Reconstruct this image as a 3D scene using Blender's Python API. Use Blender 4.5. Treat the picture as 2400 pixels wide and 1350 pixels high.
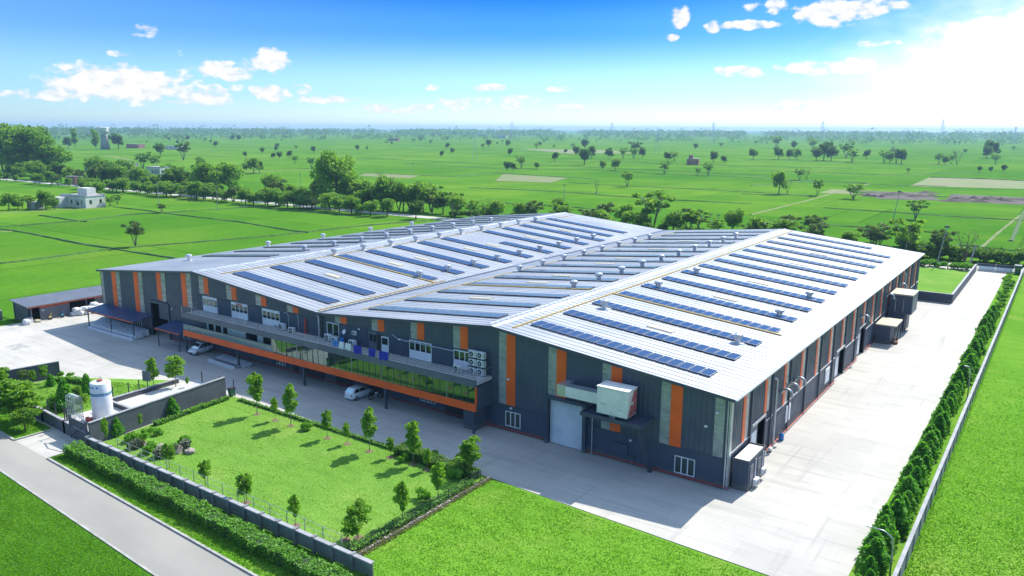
import bpy, bmesh, math, random
import numpy as np
from mathutils import Vector, Matrix
random.seed(7)
scene = bpy.context.scene
col = scene.collection
for o in list(bpy.data.objects):
    bpy.data.objects.remove(o)

# ------------------------------------------------------------------ camera
CAM = np.array([133.562, -67.443, 32.996])
YAW, PITCH, ROLL, FPX = -0.615, 0.2, 0.005, 1848.7
_f = np.array([math.sin(YAW)*math.cos(PITCH), math.cos(YAW)*math.cos(PITCH), -math.sin(PITCH)])
_r = np.array([math.cos(YAW), -math.sin(YAW), 0.0]); _u = np.cross(_r, _f)
RGT = _r*math.cos(ROLL)+_u*math.sin(ROLL); UPV = -_r*math.sin(ROLL)+_u*math.cos(ROLL)
cam_d = bpy.data.cameras.new('camera'); cam = bpy.data.objects.new('camera', cam_d); col.objects.link(cam)
cam_d.sensor_width = 36.0; cam_d.lens = 36.0*FPX/2400.0
cam_d.clip_start = 0.5; cam_d.clip_end = 40000
cam.matrix_world = Matrix(((RGT[0], UPV[0], -_f[0], CAM[0]), (RGT[1], UPV[1], -_f[1], CAM[1]),
                           (RGT[2], UPV[2], -_f[2], CAM[2]), (0, 0, 0, 1)))
scene.camera = cam

def G(px, py, z=0.0):
    """photo pixel -> point on the ground"""
    d = _f + RGT*(px-1200)/FPX + UPV*(675-py)/FPX
    t = (z-CAM[2])/d[2]
    return Vector((CAM+t*d).tolist())
def dist(v): return math.hypot(v[0]-CAM[0], v[1]-CAM[1])
def mper(v): return dist(v)/FPX*1.02     # metres per photo pixel there

# ------------------------------------------------------------------ sky, sun, exposure
SUN_EL = math.radians(45.0); SUN_AZ = math.radians(7.5)     # azimuth from +Y towards +X
scene.view_settings.view_transform = 'Standard'; scene.view_settings.look = 'None'
scene.view_settings.exposure = 1.1; scene.view_settings.gamma = 1.0
scene.view_settings.use_curve_mapping = False
world = bpy.data.worlds.new('World'); scene.world = world; world.use_nodes = True
SKY_STRENGTH = 0.15

class NT:
    """tiny node-tree helper"""
    def __init__(s, nt): s.nt = nt; s.n = nt.nodes; s.l = nt.links
    def add(s, t, **kw):
        nd = s.n.new(t)
        for k, v in kw.items(): setattr(nd, k, v)
        return nd
    def put(s, sock, v):
        if hasattr(v, 'links'): s.l.new(v, sock)
        elif v is not None: sock.default_value = v
    def math(s, op, a, b=None, c=None, clamp=False):
        nd = s.add('ShaderNodeMath', operation=op, use_clamp=clamp)
        s.put(nd.inputs[0], a)
        if b is not None: s.put(nd.inputs[1], b)
        if c is not None: s.put(nd.inputs[2], c)
        return nd.outputs[0]
    def mix(s, f, a, b, blend='MIX'):
        nd = s.add('ShaderNodeMix', data_type='RGBA', blend_type=blend)
        s.put(nd.inputs[0], f); s.put(nd.inputs[6], a); s.put(nd.inputs[7], b)
        return nd.outputs[2]
    def noise(s, vec, scale, detail=3.0, rough=0.55, dist_=0.0):
        nd = s.add('ShaderNodeTexNoise'); s.put(nd.inputs['Vector'], vec)
        nd.inputs['Scale'].default_value = scale; nd.inputs['Detail'].default_value = detail
        nd.inputs['Roughness'].default_value = rough; nd.inputs['Distortion'].default_value = dist_
        return nd.outputs['Fac']
    def maprange(s, v, a, b, c=0.0, d=1.0, smooth=True):
        nd = s.add('ShaderNodeMapRange'); nd.interpolation_type = 'SMOOTHSTEP' if smooth else 'LINEAR'
        s.put(nd.inputs[0], v)
        for i, x in enumerate((a, b, c, d)): s.put(nd.inputs[i+1], x)
        return nd.outputs[0]
    def mapping(s, vec, loc=(0, 0, 0), rot=(0, 0, 0), scale=(1, 1, 1)):
        nd = s.add('ShaderNodeMapping'); s.put(nd.inputs[0], vec)
        nd.inputs[1].default_value = loc; nd.inputs[2].default_value = rot; nd.inputs[3].default_value = scale
        return nd.outputs[0]

def build_sky():
    world.node_tree.nodes.clear(); t = NT(world.node_tree)
    sky = t.add('ShaderNodeTexSky', sky_type='NISHITA')
    sky.sun_disc = False; sky.sun_elevation = SUN_EL; sky.sun_rotation = SUN_AZ
    sky.altitude = 200; sky.air_density = 1.0; sky.dust_density = 0.6; sky.ozone_density = 2.0
    hsv = t.add('ShaderNodeHueSaturation'); hsv.inputs['Saturation'].default_value = 0.75
    t.l.new(sky.outputs[0], hsv.inputs['Color'])
    tc = t.add('ShaderNodeTexCoord'); sep = t.add('ShaderNodeSeparateXYZ'); t.l.new(tc.outputs['Generated'], sep.inputs[0])
    X, Y, Z = sep.outputs
    az = t.math('ARCTAN2', X, Y)                                   # 0 at +Y, positive to +X
    az = t.math('MULTIPLY', az, 180/math.pi)
    el = t.math('MULTIPLY', t.math('ARCSINE', Z), 180/math.pi)
    # one stretch of sky, 120 degrees wide, goes round three times
    az0 = math.degrees(YAW)
    az = t.math('SUBTRACT', t.math('PINGPONG', t.math('ADD', az, 60-az0+720), 120.0), 60.0)
    # clear air: pale band at the horizon, deep blue above it, tint raised again high up to fill the shadows; softer and paler to the far left and towards the sun
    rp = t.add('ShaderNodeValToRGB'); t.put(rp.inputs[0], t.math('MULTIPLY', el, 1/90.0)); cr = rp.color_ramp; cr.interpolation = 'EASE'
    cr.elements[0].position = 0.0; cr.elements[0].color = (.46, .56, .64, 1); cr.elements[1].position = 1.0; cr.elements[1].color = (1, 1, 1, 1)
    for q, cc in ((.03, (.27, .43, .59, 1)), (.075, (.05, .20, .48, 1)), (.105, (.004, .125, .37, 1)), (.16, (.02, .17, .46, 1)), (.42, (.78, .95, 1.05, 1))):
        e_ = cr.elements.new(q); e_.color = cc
    side = t.math('MULTIPLY', t.math('ABSOLUTE', t.math('SUBTRACT', az, 2.0)), 1/60.0, clamp=True)
    amt = t.math('MULTIPLY', t.math('POWER', side, 1.5), .9)
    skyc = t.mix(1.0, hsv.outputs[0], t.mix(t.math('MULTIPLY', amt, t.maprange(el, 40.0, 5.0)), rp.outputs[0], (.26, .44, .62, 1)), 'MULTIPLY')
    cmb = t.add('ShaderNodeCombineXYZ'); t.put(cmb.inputs[0], az); t.put(cmb.inputs[1], el)
    V = cmb.outputs[0]
    n1 = t.noise(t.mapping(V, scale=(0.5, 0.95, 1)), 1.0, 4.0, 0.5)
    n2 = t.noise(t.mapping(V, loc=(31, 7, 0), scale=(1.3, 2.1, 1)), 1.0, 3.0, 0.5)
    nn = t.math('ADD', t.math('MULTIPLY', n1, 0.55), t.math('MULTIPLY', n2, 0.45))
    tot = None
    # azimuth, elevation, half width, half height, weight  (degrees, read off the photograph's sky)
    blobs = [(-25.6, 2.55, 4.6, 1.1, 1.0), (-28.0, 2.85, 2.0, 1.0, .8), (-21.5, 2.3, 3.2, .75, .75), (-19.2, 3.65, 1.9, .75, .8), (-16.4, 4.35, 1.3, .8, .8), (-16.5, 2.25, 1.5, .6, .75), (-14.5, 2.55, .8, .4, .7), (-24.0, 5.85, .8, .45, .75), (-26.0, 4.45, .7, .25, .55), (-22.2, 4.65, .6, .22, .5), (-1.3, 2.8, 1.4, .3, .75), (-5.7, 2.75, .7, .22, .6), (3.4, 2.7, 1.2, .22, .6), (15.3, 3.8, 1.7, .42, .85), (16.4, 6.8, 1.9, .32, .95), (13.5, 6.75, .5, .5, .75), (11.5, 7.4, .65, .8, .75), (16.3, 7.9, .8, .35, .7), (17.4, 7.9, .75, .5, .75), (11.0, 6.1, .5, .25, .6), (21.0, 7.4, 2.0, .8, 1.0), (23.6, 7.7, 1.9, .6, .85), (21.4, 4.0, 3.2, .5, .85), (19.0, 4.0, 1.4, .25, .7), (24.0, 5.4, 1.8, .2, .6), (-2.0, 1.6, 3.5, .5, .68), (.5, 2.0, 2.0, .35, .73), (-8.5, 1.3, 3.5, .4, .66), (3.5, 1.4, 2.5, .3, .66), (-29.0, 1.9, 3.5, .4, .63), (-21.0, 1.7, 4.5, .35, .63), (19.5, 1.6, 2.0, .4, .75), (25.5, 2.6, 2.4, .6, .7), (-13.0, 1.9, 2.0, .3, .7), (31.5, 6.2, 3.5, 1.0, .9), (33.5, 5.2, 6.5, 1.5, 1.1), (29.5, 4.5, 4.5, .45, .9), (44.0, 4.5, 7.0, 2.2, .9), (-45.0, 3.0, 5.0, 1.2, .9), (-52.0, 6.0, 3.0, .7, .8), (52.0, 3.0, 4.0, 1.0, .8)]
    for (a, e, w, h, k) in blobs:
        mp = t.add('ShaderNodeMapping', vector_type='TEXTURE'); t.put(mp.inputs[0], V); mp.inputs[1].default_value = (a, e, 0); mp.inputs[3].default_value = (1.4*w, 1.4*h, 1)
        gr = t.add('ShaderNodeTexGradient', gradient_type='SPHERICAL'); t.put(gr.inputs[0], mp.outputs[0])
        g = t.math('MINIMUM', t.math('MULTIPLY', gr.outputs['Fac'], 1.9*k), k)
        tot = g if tot is None else t.math('MAXIMUM', tot, g)
    dens = t.math('ADD', tot, t.math('MULTIPLY', t.math('SUBTRACT', nn, 0.5), 3.4))
    cover = t.math('MULTIPLY', t.maprange(dens, 0.35, .85), t.maprange(tot, 0.0, 0.25))
    # soft grey shading painted into the clouds, lighter where density and noise run high
    shade = t.math('ADD', 0.74, t.math('MULTIPLY', t.maprange(t.math('ADD', t.math('MULTIPLY', dens, .5), n2), 0.7, 1.35), 0.26))
    cloud = t.add('ShaderNodeVectorMath', operation='SCALE'); cloud.inputs[0].default_value = (3.8, 3.85, 3.85); t.put(cloud.inputs['Scale'], shade)
    mixc = t.mix(t.math('MULTIPLY', cover, 0.95), skyc, cloud.outputs[0])
    # sun glare and thin cloud painted as one bright veil under the sun, blown out in the photograph
    mp = t.add('ShaderNodeMapping', vector_type='TEXTURE'); t.put(mp.inputs[0], V); mp.inputs[1].default_value = (42, 2.0, 0); mp.inputs[3].default_value = (26, 9.5, 1)
    gr = t.add('ShaderNodeTexGradient', gradient_type='SPHERICAL'); t.put(gr.inputs[0], mp.outputs[0])
    veil = t.maprange(t.math('ADD', gr.outputs['Fac'], t.math('MULTIPLY', t.math('SUBTRACT', n1, .5), .22)), .05, .62)
    mixc = t.mix(veil, mixc, (4.6, 4.6, 4.5, 1))
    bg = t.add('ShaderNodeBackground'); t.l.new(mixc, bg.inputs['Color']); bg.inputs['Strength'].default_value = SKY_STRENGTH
    out = t.add('ShaderNodeOutputWorld'); t.l.new(bg.outputs[0], out.inputs[0])
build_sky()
world.cycles.sampling_method = 'MANUAL'; world.cycles.sample_map_resolution = 256
SUN_DIR = Vector((math.sin(SUN_AZ)*math.cos(SUN_EL), math.cos(SUN_AZ)*math.cos(SUN_EL), math.sin(SUN_EL)))
sun_d = bpy.data.lights.new('sun', 'SUN'); sun_d.energy = 3.25; sun_d.angle = math.radians(0.53); sun_d.color = (1.0, 0.96, 0.88)
sun = bpy.data.objects.new('sun', sun_d); col.objects.link(sun)
sun.rotation_euler = SUN_DIR.to_track_quat('Z', 'Y').to_euler(); sun.location = (150, 100, 200)

# ------------------------------------------------------------------ materials
MATS = {}
def pm(name, c1, c2=None, scale=1.0, rough=0.7, metallic=0.0, bump=0.0, bscale=None, detail=4.0, world_xyz=True, spec=0.5, stretch=(1, 1, 1), lo=0.35, hi=0.65, rvar=0.0):
    """procedural two-tone noise material with fine relief"""
    m = bpy.data.materials.new(name); m.use_nodes = True; t = NT(m.node_tree); b = t.n['Principled BSDF']
    if world_xyz: vec = t.add('ShaderNodeNewGeometry').outputs['Position']
    else: vec = t.add('ShaderNodeTexCoord').outputs['Object']
    v = t.mapping(vec, scale=stretch)
    n = t.noise(v, scale, detail)
    c2 = c2 or tuple(x*0.8 for x in c1)
    t.l.new(t.mix(t.maprange(n, lo, hi), (*c1, 1), (*c2, 1)), b.inputs['Base Color'])
    if rvar: t.put(b.inputs['Roughness'], t.maprange(t.noise(v, scale*2.3, 3), .3, .7, rough-rvar, rough+rvar))
    else: b.inputs['Roughness'].default_value = rough
    b.inputs['Metallic'].default_value = metallic; b.inputs['Specular IOR Level'].default_value = spec
    if bump:
        bn = t.add('ShaderNodeBump'); bn.inputs['Strength'].default_value = bump; bn.inputs['Distance'].default_value = 0.05
        t.l.new(t.noise(v, bscale or scale*6, 4), bn.inputs['Height']); t.l.new(bn.outputs[0], b.inputs['Normal'])
    MATS[name] = m; return m

def leaf_mat(name, c1, c2, trans=0.35, rough=0.55):
    m = bpy.data.materials.new(name); m.use_nodes = True; t = NT(m.node_tree); b = t.n['Principled BSDF']
    oi = t.add('ShaderNodeObjectInfo'); geo = t.add('ShaderNodeNewGeometry')
    f = t.math('ADD', t.math('MULTIPLY', geo.outputs['Random Per Island'], 0.6), t.math('MULTIPLY', oi.outputs['Random'], 0.4))
    c = t.mix(f, (*c1, 1), (*c2, 1))
    t.l.new(c, b.inputs['Base Color']); b.inputs['Roughness'].default_value = rough; b.inputs['Specular IOR Level'].default_value = 0.3
    tr = t.add('ShaderNodeBsdfTranslucent'); t.l.new(t.mix(1.0, c, (1.5, 1.5, .55, 1), 'MULTIPLY'), tr.inputs['Color'])
    mx = t.add('ShaderNodeMixShader'); mx.inputs[0].default_value = trans
    t.l.new(b.outputs[0], mx.inputs[1]); t.l.new(tr.outputs[0], mx.inputs[2]); t.l.new(mx.outputs[0], t.n['Material Output'].inputs[0])
    MATS[name] = m; return m

def concrete_mat():
    m = bpy.data.materials.new('concrete'); m.use_nodes = True; t = NT(m.node_tree); b = t.n['Principled BSDF']
    P = t.add('ShaderNodeNewGeometry').outputs['Position']
    c = t.mix(t.maprange(t.noise(P, .09, 8), .3, .7), (.515, .49, .43, 1), (.44, .42, .375, 1))
    st = t.noise(t.mapping(P, rot=(0, 0, .5), scale=(.22, 1.3, 1)), .6, 7, .7); c = t.mix(t.maprange(st, .46, .76, 0, .8), c, (.34, .33, .30, 1))
    for sc in ((1.6, .05, 1), (.05, 1.6, 1)):      # tyre tracks along and across the yard
        c = t.mix(t.math('MULTIPLY', t.maprange(t.noise(t.mapping(P, scale=sc), 1.0, 5, .6), .52, .74, 0, .85), t.maprange(t.noise(P, .06, 3), .38, .6)), c, (.33, .315, .285, 1))
    c = t.mix(t.maprange(t.noise(P, .35, 6), .62, .82, 0, .5), c, (.30, .27, .23, 1))
    br = t.add('ShaderNodeTexBrick'); br.offset = 0; t.put(br.inputs['Vector'], P); br.inputs['Color1'].default_value = (.95, .95, .95, 1); br.inputs['Color2'].default_value = (1.04, 1.04, 1.04, 1); br.inputs['Mortar'].default_value = (.84, .835, .82, 1)
    for k_, v_ in (('Scale', 1), ('Mortar Size', .02), ('Mortar Smooth', .4), ('Brick Width', 4.6), ('Row Height', 4.2)): br.inputs[k_].default_value = v_
    c = t.mix(.8, c, br.outputs['Color'], 'MULTIPLY'); t.l.new(c, b.inputs['Base Color']); b.inputs['Roughness'].default_value = .85
    bn = t.add('ShaderNodeBump'); bn.inputs['Strength'].default_value = .2; bn.inputs['Distance'].default_value = .03; t.l.new(t.noise(P, 2.5, 5), bn.inputs['Height']); t.l.new(bn.outputs[0], b.inputs['Normal']); MATS['concrete'] = m
concrete_mat()
pm('slab', (.56, .55, .52), (.48, .47, .45), .5, .85, detail=6)
pm('asphalt', (.34, .32, .275), (.25, .24, .21), .14, .9, bump=.2, bscale=9, detail=8, stretch=(.35, 1, 1), lo=.3, hi=.7)
pm('kerb', (.43, .42, .38), (.30, .29, .265), .9, .85, detail=6)
def wall_mat(name, c1, c2, rough, spec):
    m = bpy.data.materials.new(name); m.use_nodes = True; t = NT(m.node_tree); b = t.n['Principled BSDF']
    P = t.add('ShaderNodeNewGeometry').outputs['Position']; sx = t.add('ShaderNodeSeparateXYZ'); t.put(sx.inputs[0], P)
    c = t.mix(t.maprange(t.noise(P, .22, 6), .3, .7), (*c1, 1), (*c2, 1))
    c = t.mix(t.maprange(t.noise(t.mapping(P, scale=(2.2, 2.2, .16)), 1.0, 6, .7), .55, .85, 0, .55), c, (.13, .145, .16, 1))      # rain streaks
    dz = t.math('ADD', sx.outputs[2], t.math('MULTIPLY', t.noise(P, 1.3, 5), -1.1)); c = t.mix(t.maprange(dz, .25, -.45, 0, .7), c, (.17, .15, .12, 1))   # splashed dirt
    t.l.new(c, b.inputs['Base Color']); t.put(b.inputs['Roughness'], t.maprange(t.noise(P, .5, 4), .3, .7, rough-.08, rough+.1)); b.inputs['Specular IOR Level'].default_value = spec; MATS[name] = m
wall_mat('clad', (.056, .075, .102), (.07, .09, .118), .46, .4); wall_mat('plinth', (.045, .065, .10), (.056, .076, .11), .55, .4)
pm('clad_light', (.13, .145, .17), (.105, .12, .15), .4, .5)
pm('orange', (.95, .125, .008), (.84, .105, .008), .4, .45)
pm('orange_dull', (.60, .15, .045), (.5, .12, .04), .5, .5)
pm('polycarb', (.36, .38, .33), (.25, .27, .25), .9, .25, spec=.6)
pm('trim', (.05, .065, .095), (.06, .075, .10), 1, .45)
pm('white_paint', (.78, .79, .80), (.70, .71, .73), .8, .45)
pm('offwhite', (.84, .82, .73), (.74, .72, .64), .7, .6)
pm('cream', (.86, .85, .78), (.78, .77, .70), .5, .6)
pm('steel', (.50, .52, .55), (.40, .42, .46), 1.2, .4, metallic=.6)
pm('galv', (.62, .64, .67), (.50, .53, .57), .6, .42, metallic=.75, rvar=.1)
pm('shutter', (.66, .68, .70), (.56, .58, .61), .5, .4, metallic=.15)
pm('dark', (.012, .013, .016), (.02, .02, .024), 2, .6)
pm('dark_metal', (.05, .055, .065), (.035, .04, .05), 2, .5)
pm('red_pipe', (.50, .045, .03), (.40, .04, .03), 1, .5)
pm('red_fascia', (.45, .10, .05), (.36, .08, .045), 1, .6)
pm('navy_sheet', (.030, .055, .14), (.04, .07, .16), .6, .42)
pm('blue_cloth', (.012, .02, .30), (.02, .03, .40), 3, .8)
pm('blue_plastic', (.02, .16, .50), (.03, .2, .55), 3, .4)
pm('green_paint', (.03, .16, .07), (.02, .12, .05), 3, .5)
pm('teal_paint', (.02, .22, .30), (.02, .18, .26), 3, .4)
pm('yellow_tray', (.52, .37, .10), (.42, .30, .09), 1, .6)
pm('tan_light', (.52, .48, .33), (.44, .40, .28), 1.5, .5)
pm('wall_grey', (.10, .112, .13), (.07, .08, .096), .5, .85, bump=.1, bscale=4)
pm('wall_cap', (.37, .37, .38), (.28, .28, .29), .8, .8)
pm('precast', (.24, .25, .25), (.17, .185, .18), .7, .85, bump=.12, bscale=5)
pm('plaster', (.70, .69, .64), (.58, .56, .50), .35, .9, bump=.08)
pm('plaster_grey', (.36, .36, .35), (.28, .28, .27), .3, .9)
pm('brickwall', (.42, .20, .15), (.34, .17, .13), .5, .9)
pm('wood', (.16, .075, .03), (.11, .05, .02), 2, .7)
pm('bark', (.15, .115, .08), (.09, .07, .05), 3, .9, world_xyz=False, stretch=(3, 3, .6))
pm('bark_pale', (.30, .27, .22), (.2, .175, .14), 2, .9, world_xyz=False, stretch=(3, 3, .6))
pm('soil', (.22, .15, .10), (.16, .11, .075), 2, .95, bump=.3)
pm('soil_dark', (.055, .042, .034), (.10, .075, .055), .15, .95, bump=.4, bscale=1, detail=8)
pm('dirt_path', (.19, .21, .07), (.15, .19, .05), .3, .95)
pm('stubble', (.14, .20, .04), (.19, .19, .075), .05, .95, detail=8)
pm('stone', (.36, .30, .26), (.26, .22, .2), 3, .9, bump=.3)
pm('sack', (.74, .74, .72), (.58, .59, .60), 1.5, .75, bump=.5, bscale=4)
pm('rubber', (.014, .014, .015), (.02, .02, .02), 4, .8)
pm('car_white', (.80, .80, .80), (.78, .78, .79), 1, .18, spec=.7)
pm('lamp_red', (.45, .01, .01), (.4, .01, .01), 5, .2)
pm('lamp_clear', (.7, .72, .74), (.6, .62, .64), 5, .1)
pm('stripe_green', (.02, .26, .20), None, 1, .4)
pm('stripe_blue', (.03, .20, .52), None, 1, .4)
pm('red_print', (.55, .06, .06), (.62, .22, .2), 3, .6, detail=6)
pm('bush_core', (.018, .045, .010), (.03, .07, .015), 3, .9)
pm('bund', (.06, .15, .02), (.03, .08, .014), .8, .95, bump=.5, bscale=4)
pm('terracotta', (.45, .2, .11), (.38, .17, .09), 2, .8)
leaf_mat('leaf_lawn', (.12, .27, .02), (.23, .42, .045), 0.5)
leaf_mat('leaf_conifer', (.06, .22, .022), (.15, .40, .045), 0.5)
leaf_mat('leaf_belt', (.08, .20, .024), (.23, .40, .06), 0.55)
leaf_mat('leaf_dark', (.05, .13, .02), (.11, .22, .03), 0.5)
leaf_mat('leaf_pale', (.085, .16, .04), (.16, .24, .06), .35)
leaf_mat('leaf_hedge', (.10, .27, .02), (.19, .42, .035), 0.35)
leaf_mat('leaf_blue', (.10, .14, .09), (.2, .22, .16), .2)
leaf_mat('grass_blade', (.115, .275, .02), (.145, .325, .028), 0.55)
leaf_mat('grass_lawn', (.155, .315, .045), (.19, .355, .055), 0.55)
leaf_mat('grass_dry', (.16, .2, .07), (.28, .25, .13), .25)

def glass_mat(name, tint, refl, rough=.02, body=(.02, .05, .05), opaque=.35):
    m = bpy.data.materials.new(name); m.use_nodes = True; t = NT(m.node_tree); t.n.remove(t.n['Principled BSDF'])
    tr = t.add('ShaderNodeBsdfTransparent'); tr.inputs[0].default_value = (*tint, 1)
    df = t.add('ShaderNodeBsdfDiffuse'); df.inputs[0].default_value = (*body, 1)
    gl = t.add('ShaderNodeBsdfGlossy'); gl.inputs['Roughness'].default_value = rough; gl.inputs['Color'].default_value = (.60, .80, .74, 1)
    geo = t.add('ShaderNodeNewGeometry')
    a = t.add('ShaderNodeMixShader'); a.inputs[0].default_value = opaque; t.l.new(tr.outputs[0], a.inputs[1]); t.l.new(df.outputs[0], a.inputs[2])
    fr = t.add('ShaderNodeFresnel'); fr.inputs[0].default_value = 1.5
    f = t.math('ADD', t.math('MULTIPLY', fr.outputs[0], 1-refl), refl, clamp=True)
    b = t.add('ShaderNodeMixShader'); t.l.new(f, b.inputs[0]); t.l.new(a.outputs[0], b.inputs[1]); t.l.new(gl.outputs[0], b.inputs[2])
    t.l.new(b.outputs[0], t.n['Material Output'].inputs[0]); MATS[name] = m; return m
glass_mat('glass', (.46, .66, .58), .18)
glass_mat('glass_rail', (.7, .9, .9), .02, opaque=.42, body=(.34, .50, .50))
glass_mat('pane', (.5, .6, .6), .12, opaque=.55, body=(.02, .03, .035))
glass_mat('car_glass', (.2, .22, .25), .10, opaque=.7, body=(.012, .014, .018))

def roof_mat():
    m = bpy.data.materials.new('roof_sheet'); m.use_nodes = True; t = NT(m.node_tree); b = t.n['Principled BSDF']
    P = t.add('ShaderNodeNewGeometry').outputs['Position']
    n = t.noise(t.mapping(P, scale=(.05, .9, 1)), 1.0, 5); n2 = t.noise(P, .09, 6)
    c = t.mix(t.maprange(n, .3, .7), (.49, .495, .50, 1), (.43, .44, .45, 1))
    sh = t.add('ShaderNodeTexBrick'); sh.offset = .5; t.put(sh.inputs['Vector'], t.mapping(P, rot=(0, 0, 0)))      # single sheets, each weathered a little differently, with end laps
    sh.inputs['Color1'].default_value = (.90, .905, .91, 1); sh.inputs['Color2'].default_value = (1.06, 1.06, 1.05, 1); sh.inputs['Mortar'].default_value = (.88, .89, .90, 1)
    for k_, v_ in (('Scale', 1), ('Mortar Size', .018), ('Mortar Smooth', .3), ('Brick Width', 18.0), ('Row Height', 1.02)): sh.inputs[k_].default_value = v_
    c = t.mix(1.0, c, sh.outputs['Color'], 'MULTIPLY')
    c = t.mix(t.maprange(n2, .45, .75, 0, .5), c, (.50, .515, .53, 1))
    rs_ = t.noise(t.mapping(P, scale=(.16, 2.6, 1)), 1.0, 6, .7); c = t.mix(t.maprange(rs_, .60, .82, 0, .5), c, (.42, .37, .30, 1))
    t.l.new(c, b.inputs['Base Color']); b.inputs['Metallic'].default_value = .38
    t.put(b.inputs['Roughness'], t.maprange(n2, .3, .7, .40, .5)); MATS['roof_sheet'] = m
roof_mat()

def solar_mat():
    m = bpy.data.materials.new('solar_cell'); m.use_nodes = True; t = NT(m.node_tree); b = t.n['Principled BSDF']
    P = t.add('ShaderNodeTexCoord').outputs['Object']
    br = t.add('ShaderNodeTexBrick'); br.offset = 0.0; t.put(br.inputs['Vector'], t.mapping(P, scale=(1, 1, 1)))
    br.inputs['Color1'].default_value = (.030, .052, .105, 1); br.inputs['Color2'].default_value = (.036, .060, .12, 1)
    br.inputs['Mortar'].default_value = (.05, .08, .17, 1); br.inputs['Scale'].default_value = 1.0
    br.inputs['Mortar Size'].default_value = .012; br.inputs['Brick Width'].default_value = .185; br.inputs['Row Height'].default_value = .2
    oi = t.add('ShaderNodeObjectInfo')
    t.l.new(t.mix(t.math('MULTIPLY', oi.outputs['Random'], .5), br.outputs['Color'], (.044, .075, .14, 1)), b.inputs['Base Color'])
    b.inputs['Roughness'].default_value = .16; b.inputs['Specular IOR Level'].default_value = .5; MATS['solar_cell'] = m
solar_mat()

def field_mat(name, c_lo, c_hi, c_dry, bscale=1.0, tint=True):
    """crop or lawn ground: broad tints, plots of slightly different green, mowing streaks, fine relief"""
    m = bpy.data.materials.new(name); m.use_nodes = True; t = NT(m.node_tree); b = t.n['Principled BSDF']
    P = t.add('ShaderNodeNewGeometry').outputs['Position']
    n1 = t.noise(P, .028, 6); n2 = t.noise(t.mapping(P, scale=(.5, 2.2, 1)), .5, 6, .65); n3 = t.noise(P, 2.6, 5, .7)
    c = t.mix(t.maprange(n1, .3, .7), (*c_lo, 1), (*c_hi, 1))
    if tint:
        for (w, h, off, k) in ((140, 62, .37, .8), (75, 150, .21, .6)):
            br = t.add('ShaderNodeTexBrick'); br.offset = off; t.put(br.inputs['Vector'], t.mapping(P, loc=(17, 9, 0)))
            br.inputs['Color1'].default_value = (.74, .84, .8, 1); br.inputs['Color2'].default_value = (1.30, 1.10, 1.1, 1)
            br.inputs['Mortar'].default_value = (.42, .55, .5, 1); br.inputs['Scale'].default_value = 1
            br.inputs['Mortar Size'].default_value = .55; br.inputs['Mortar Smooth'].default_value = .3
            br.inputs['Brick Width'].default_value = w; br.inputs['Row Height'].default_value = h
            c = t.mix(k, c, br.outputs['Color'], 'MULTIPLY')
    c = t.mix(t.maprange(t.noise(P, .011, 7, .6), .54, .72, 0, .38), c, (*c_dry, 1)); c = t.mix(t.maprange(t.noise(t.mapping(P, loc=(90, 40, 0)), .05, 6, .65), .58, .74, 0, .45), c, (c_lo[0]*.6, c_lo[1]*.7, c_lo[2], 1))
    c = t.mix(t.maprange(n2, .35, .75, 0, .45), c, (c_lo[0]*.55, c_lo[1]*.62, c_lo[2]*.6, 1))
    c = t.mix(t.maprange(n3, .56, .8, 0, .25), c, (*c_dry, 1))
    if not tint: c = t.mix(t.maprange(t.noise(P, .17, 6, .65), .5, .75, 0, .6), c, (*c_dry, 1)); c = t.mix(t.maprange(t.noise(t.mapping(P, loc=(5, 50, 0)), .3, 6, .65), .57, .78, 0, .5), c, (c_lo[0]*.6, c_lo[1]*.72, c_lo[2], 1))
    t.l.new(c, b.inputs['Base Color']); b.inputs['Roughness'].default_value = 1.0; b.inputs['Specular IOR Level'].default_value = 0.0
    bn = t.add('ShaderNodeBump'); bn.inputs['Strength'].default_value = .4; bn.inputs['Distance'].default_value = .07
    t.l.new(t.math('ADD', t.noise(P, 1.6*bscale, 5, .7), t.noise(P, 5.5*bscale, 3)), bn.inputs['Height']); t.l.new(bn.outputs[0], b.inputs['Normal'])
    MATS[name] = m
field_mat('crop', (.072, .21, .016), (.115, .265, .022), (.22, .26, .05))
field_mat('lawn', (.145, .30, .045), (.195, .36, .06), (.28, .37, .09), 1.6, False)
field_mat('rough_grass', (.105, .26, .022), (.155, .33, .032), (.26, .33, .07), 1.6, False)
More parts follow.
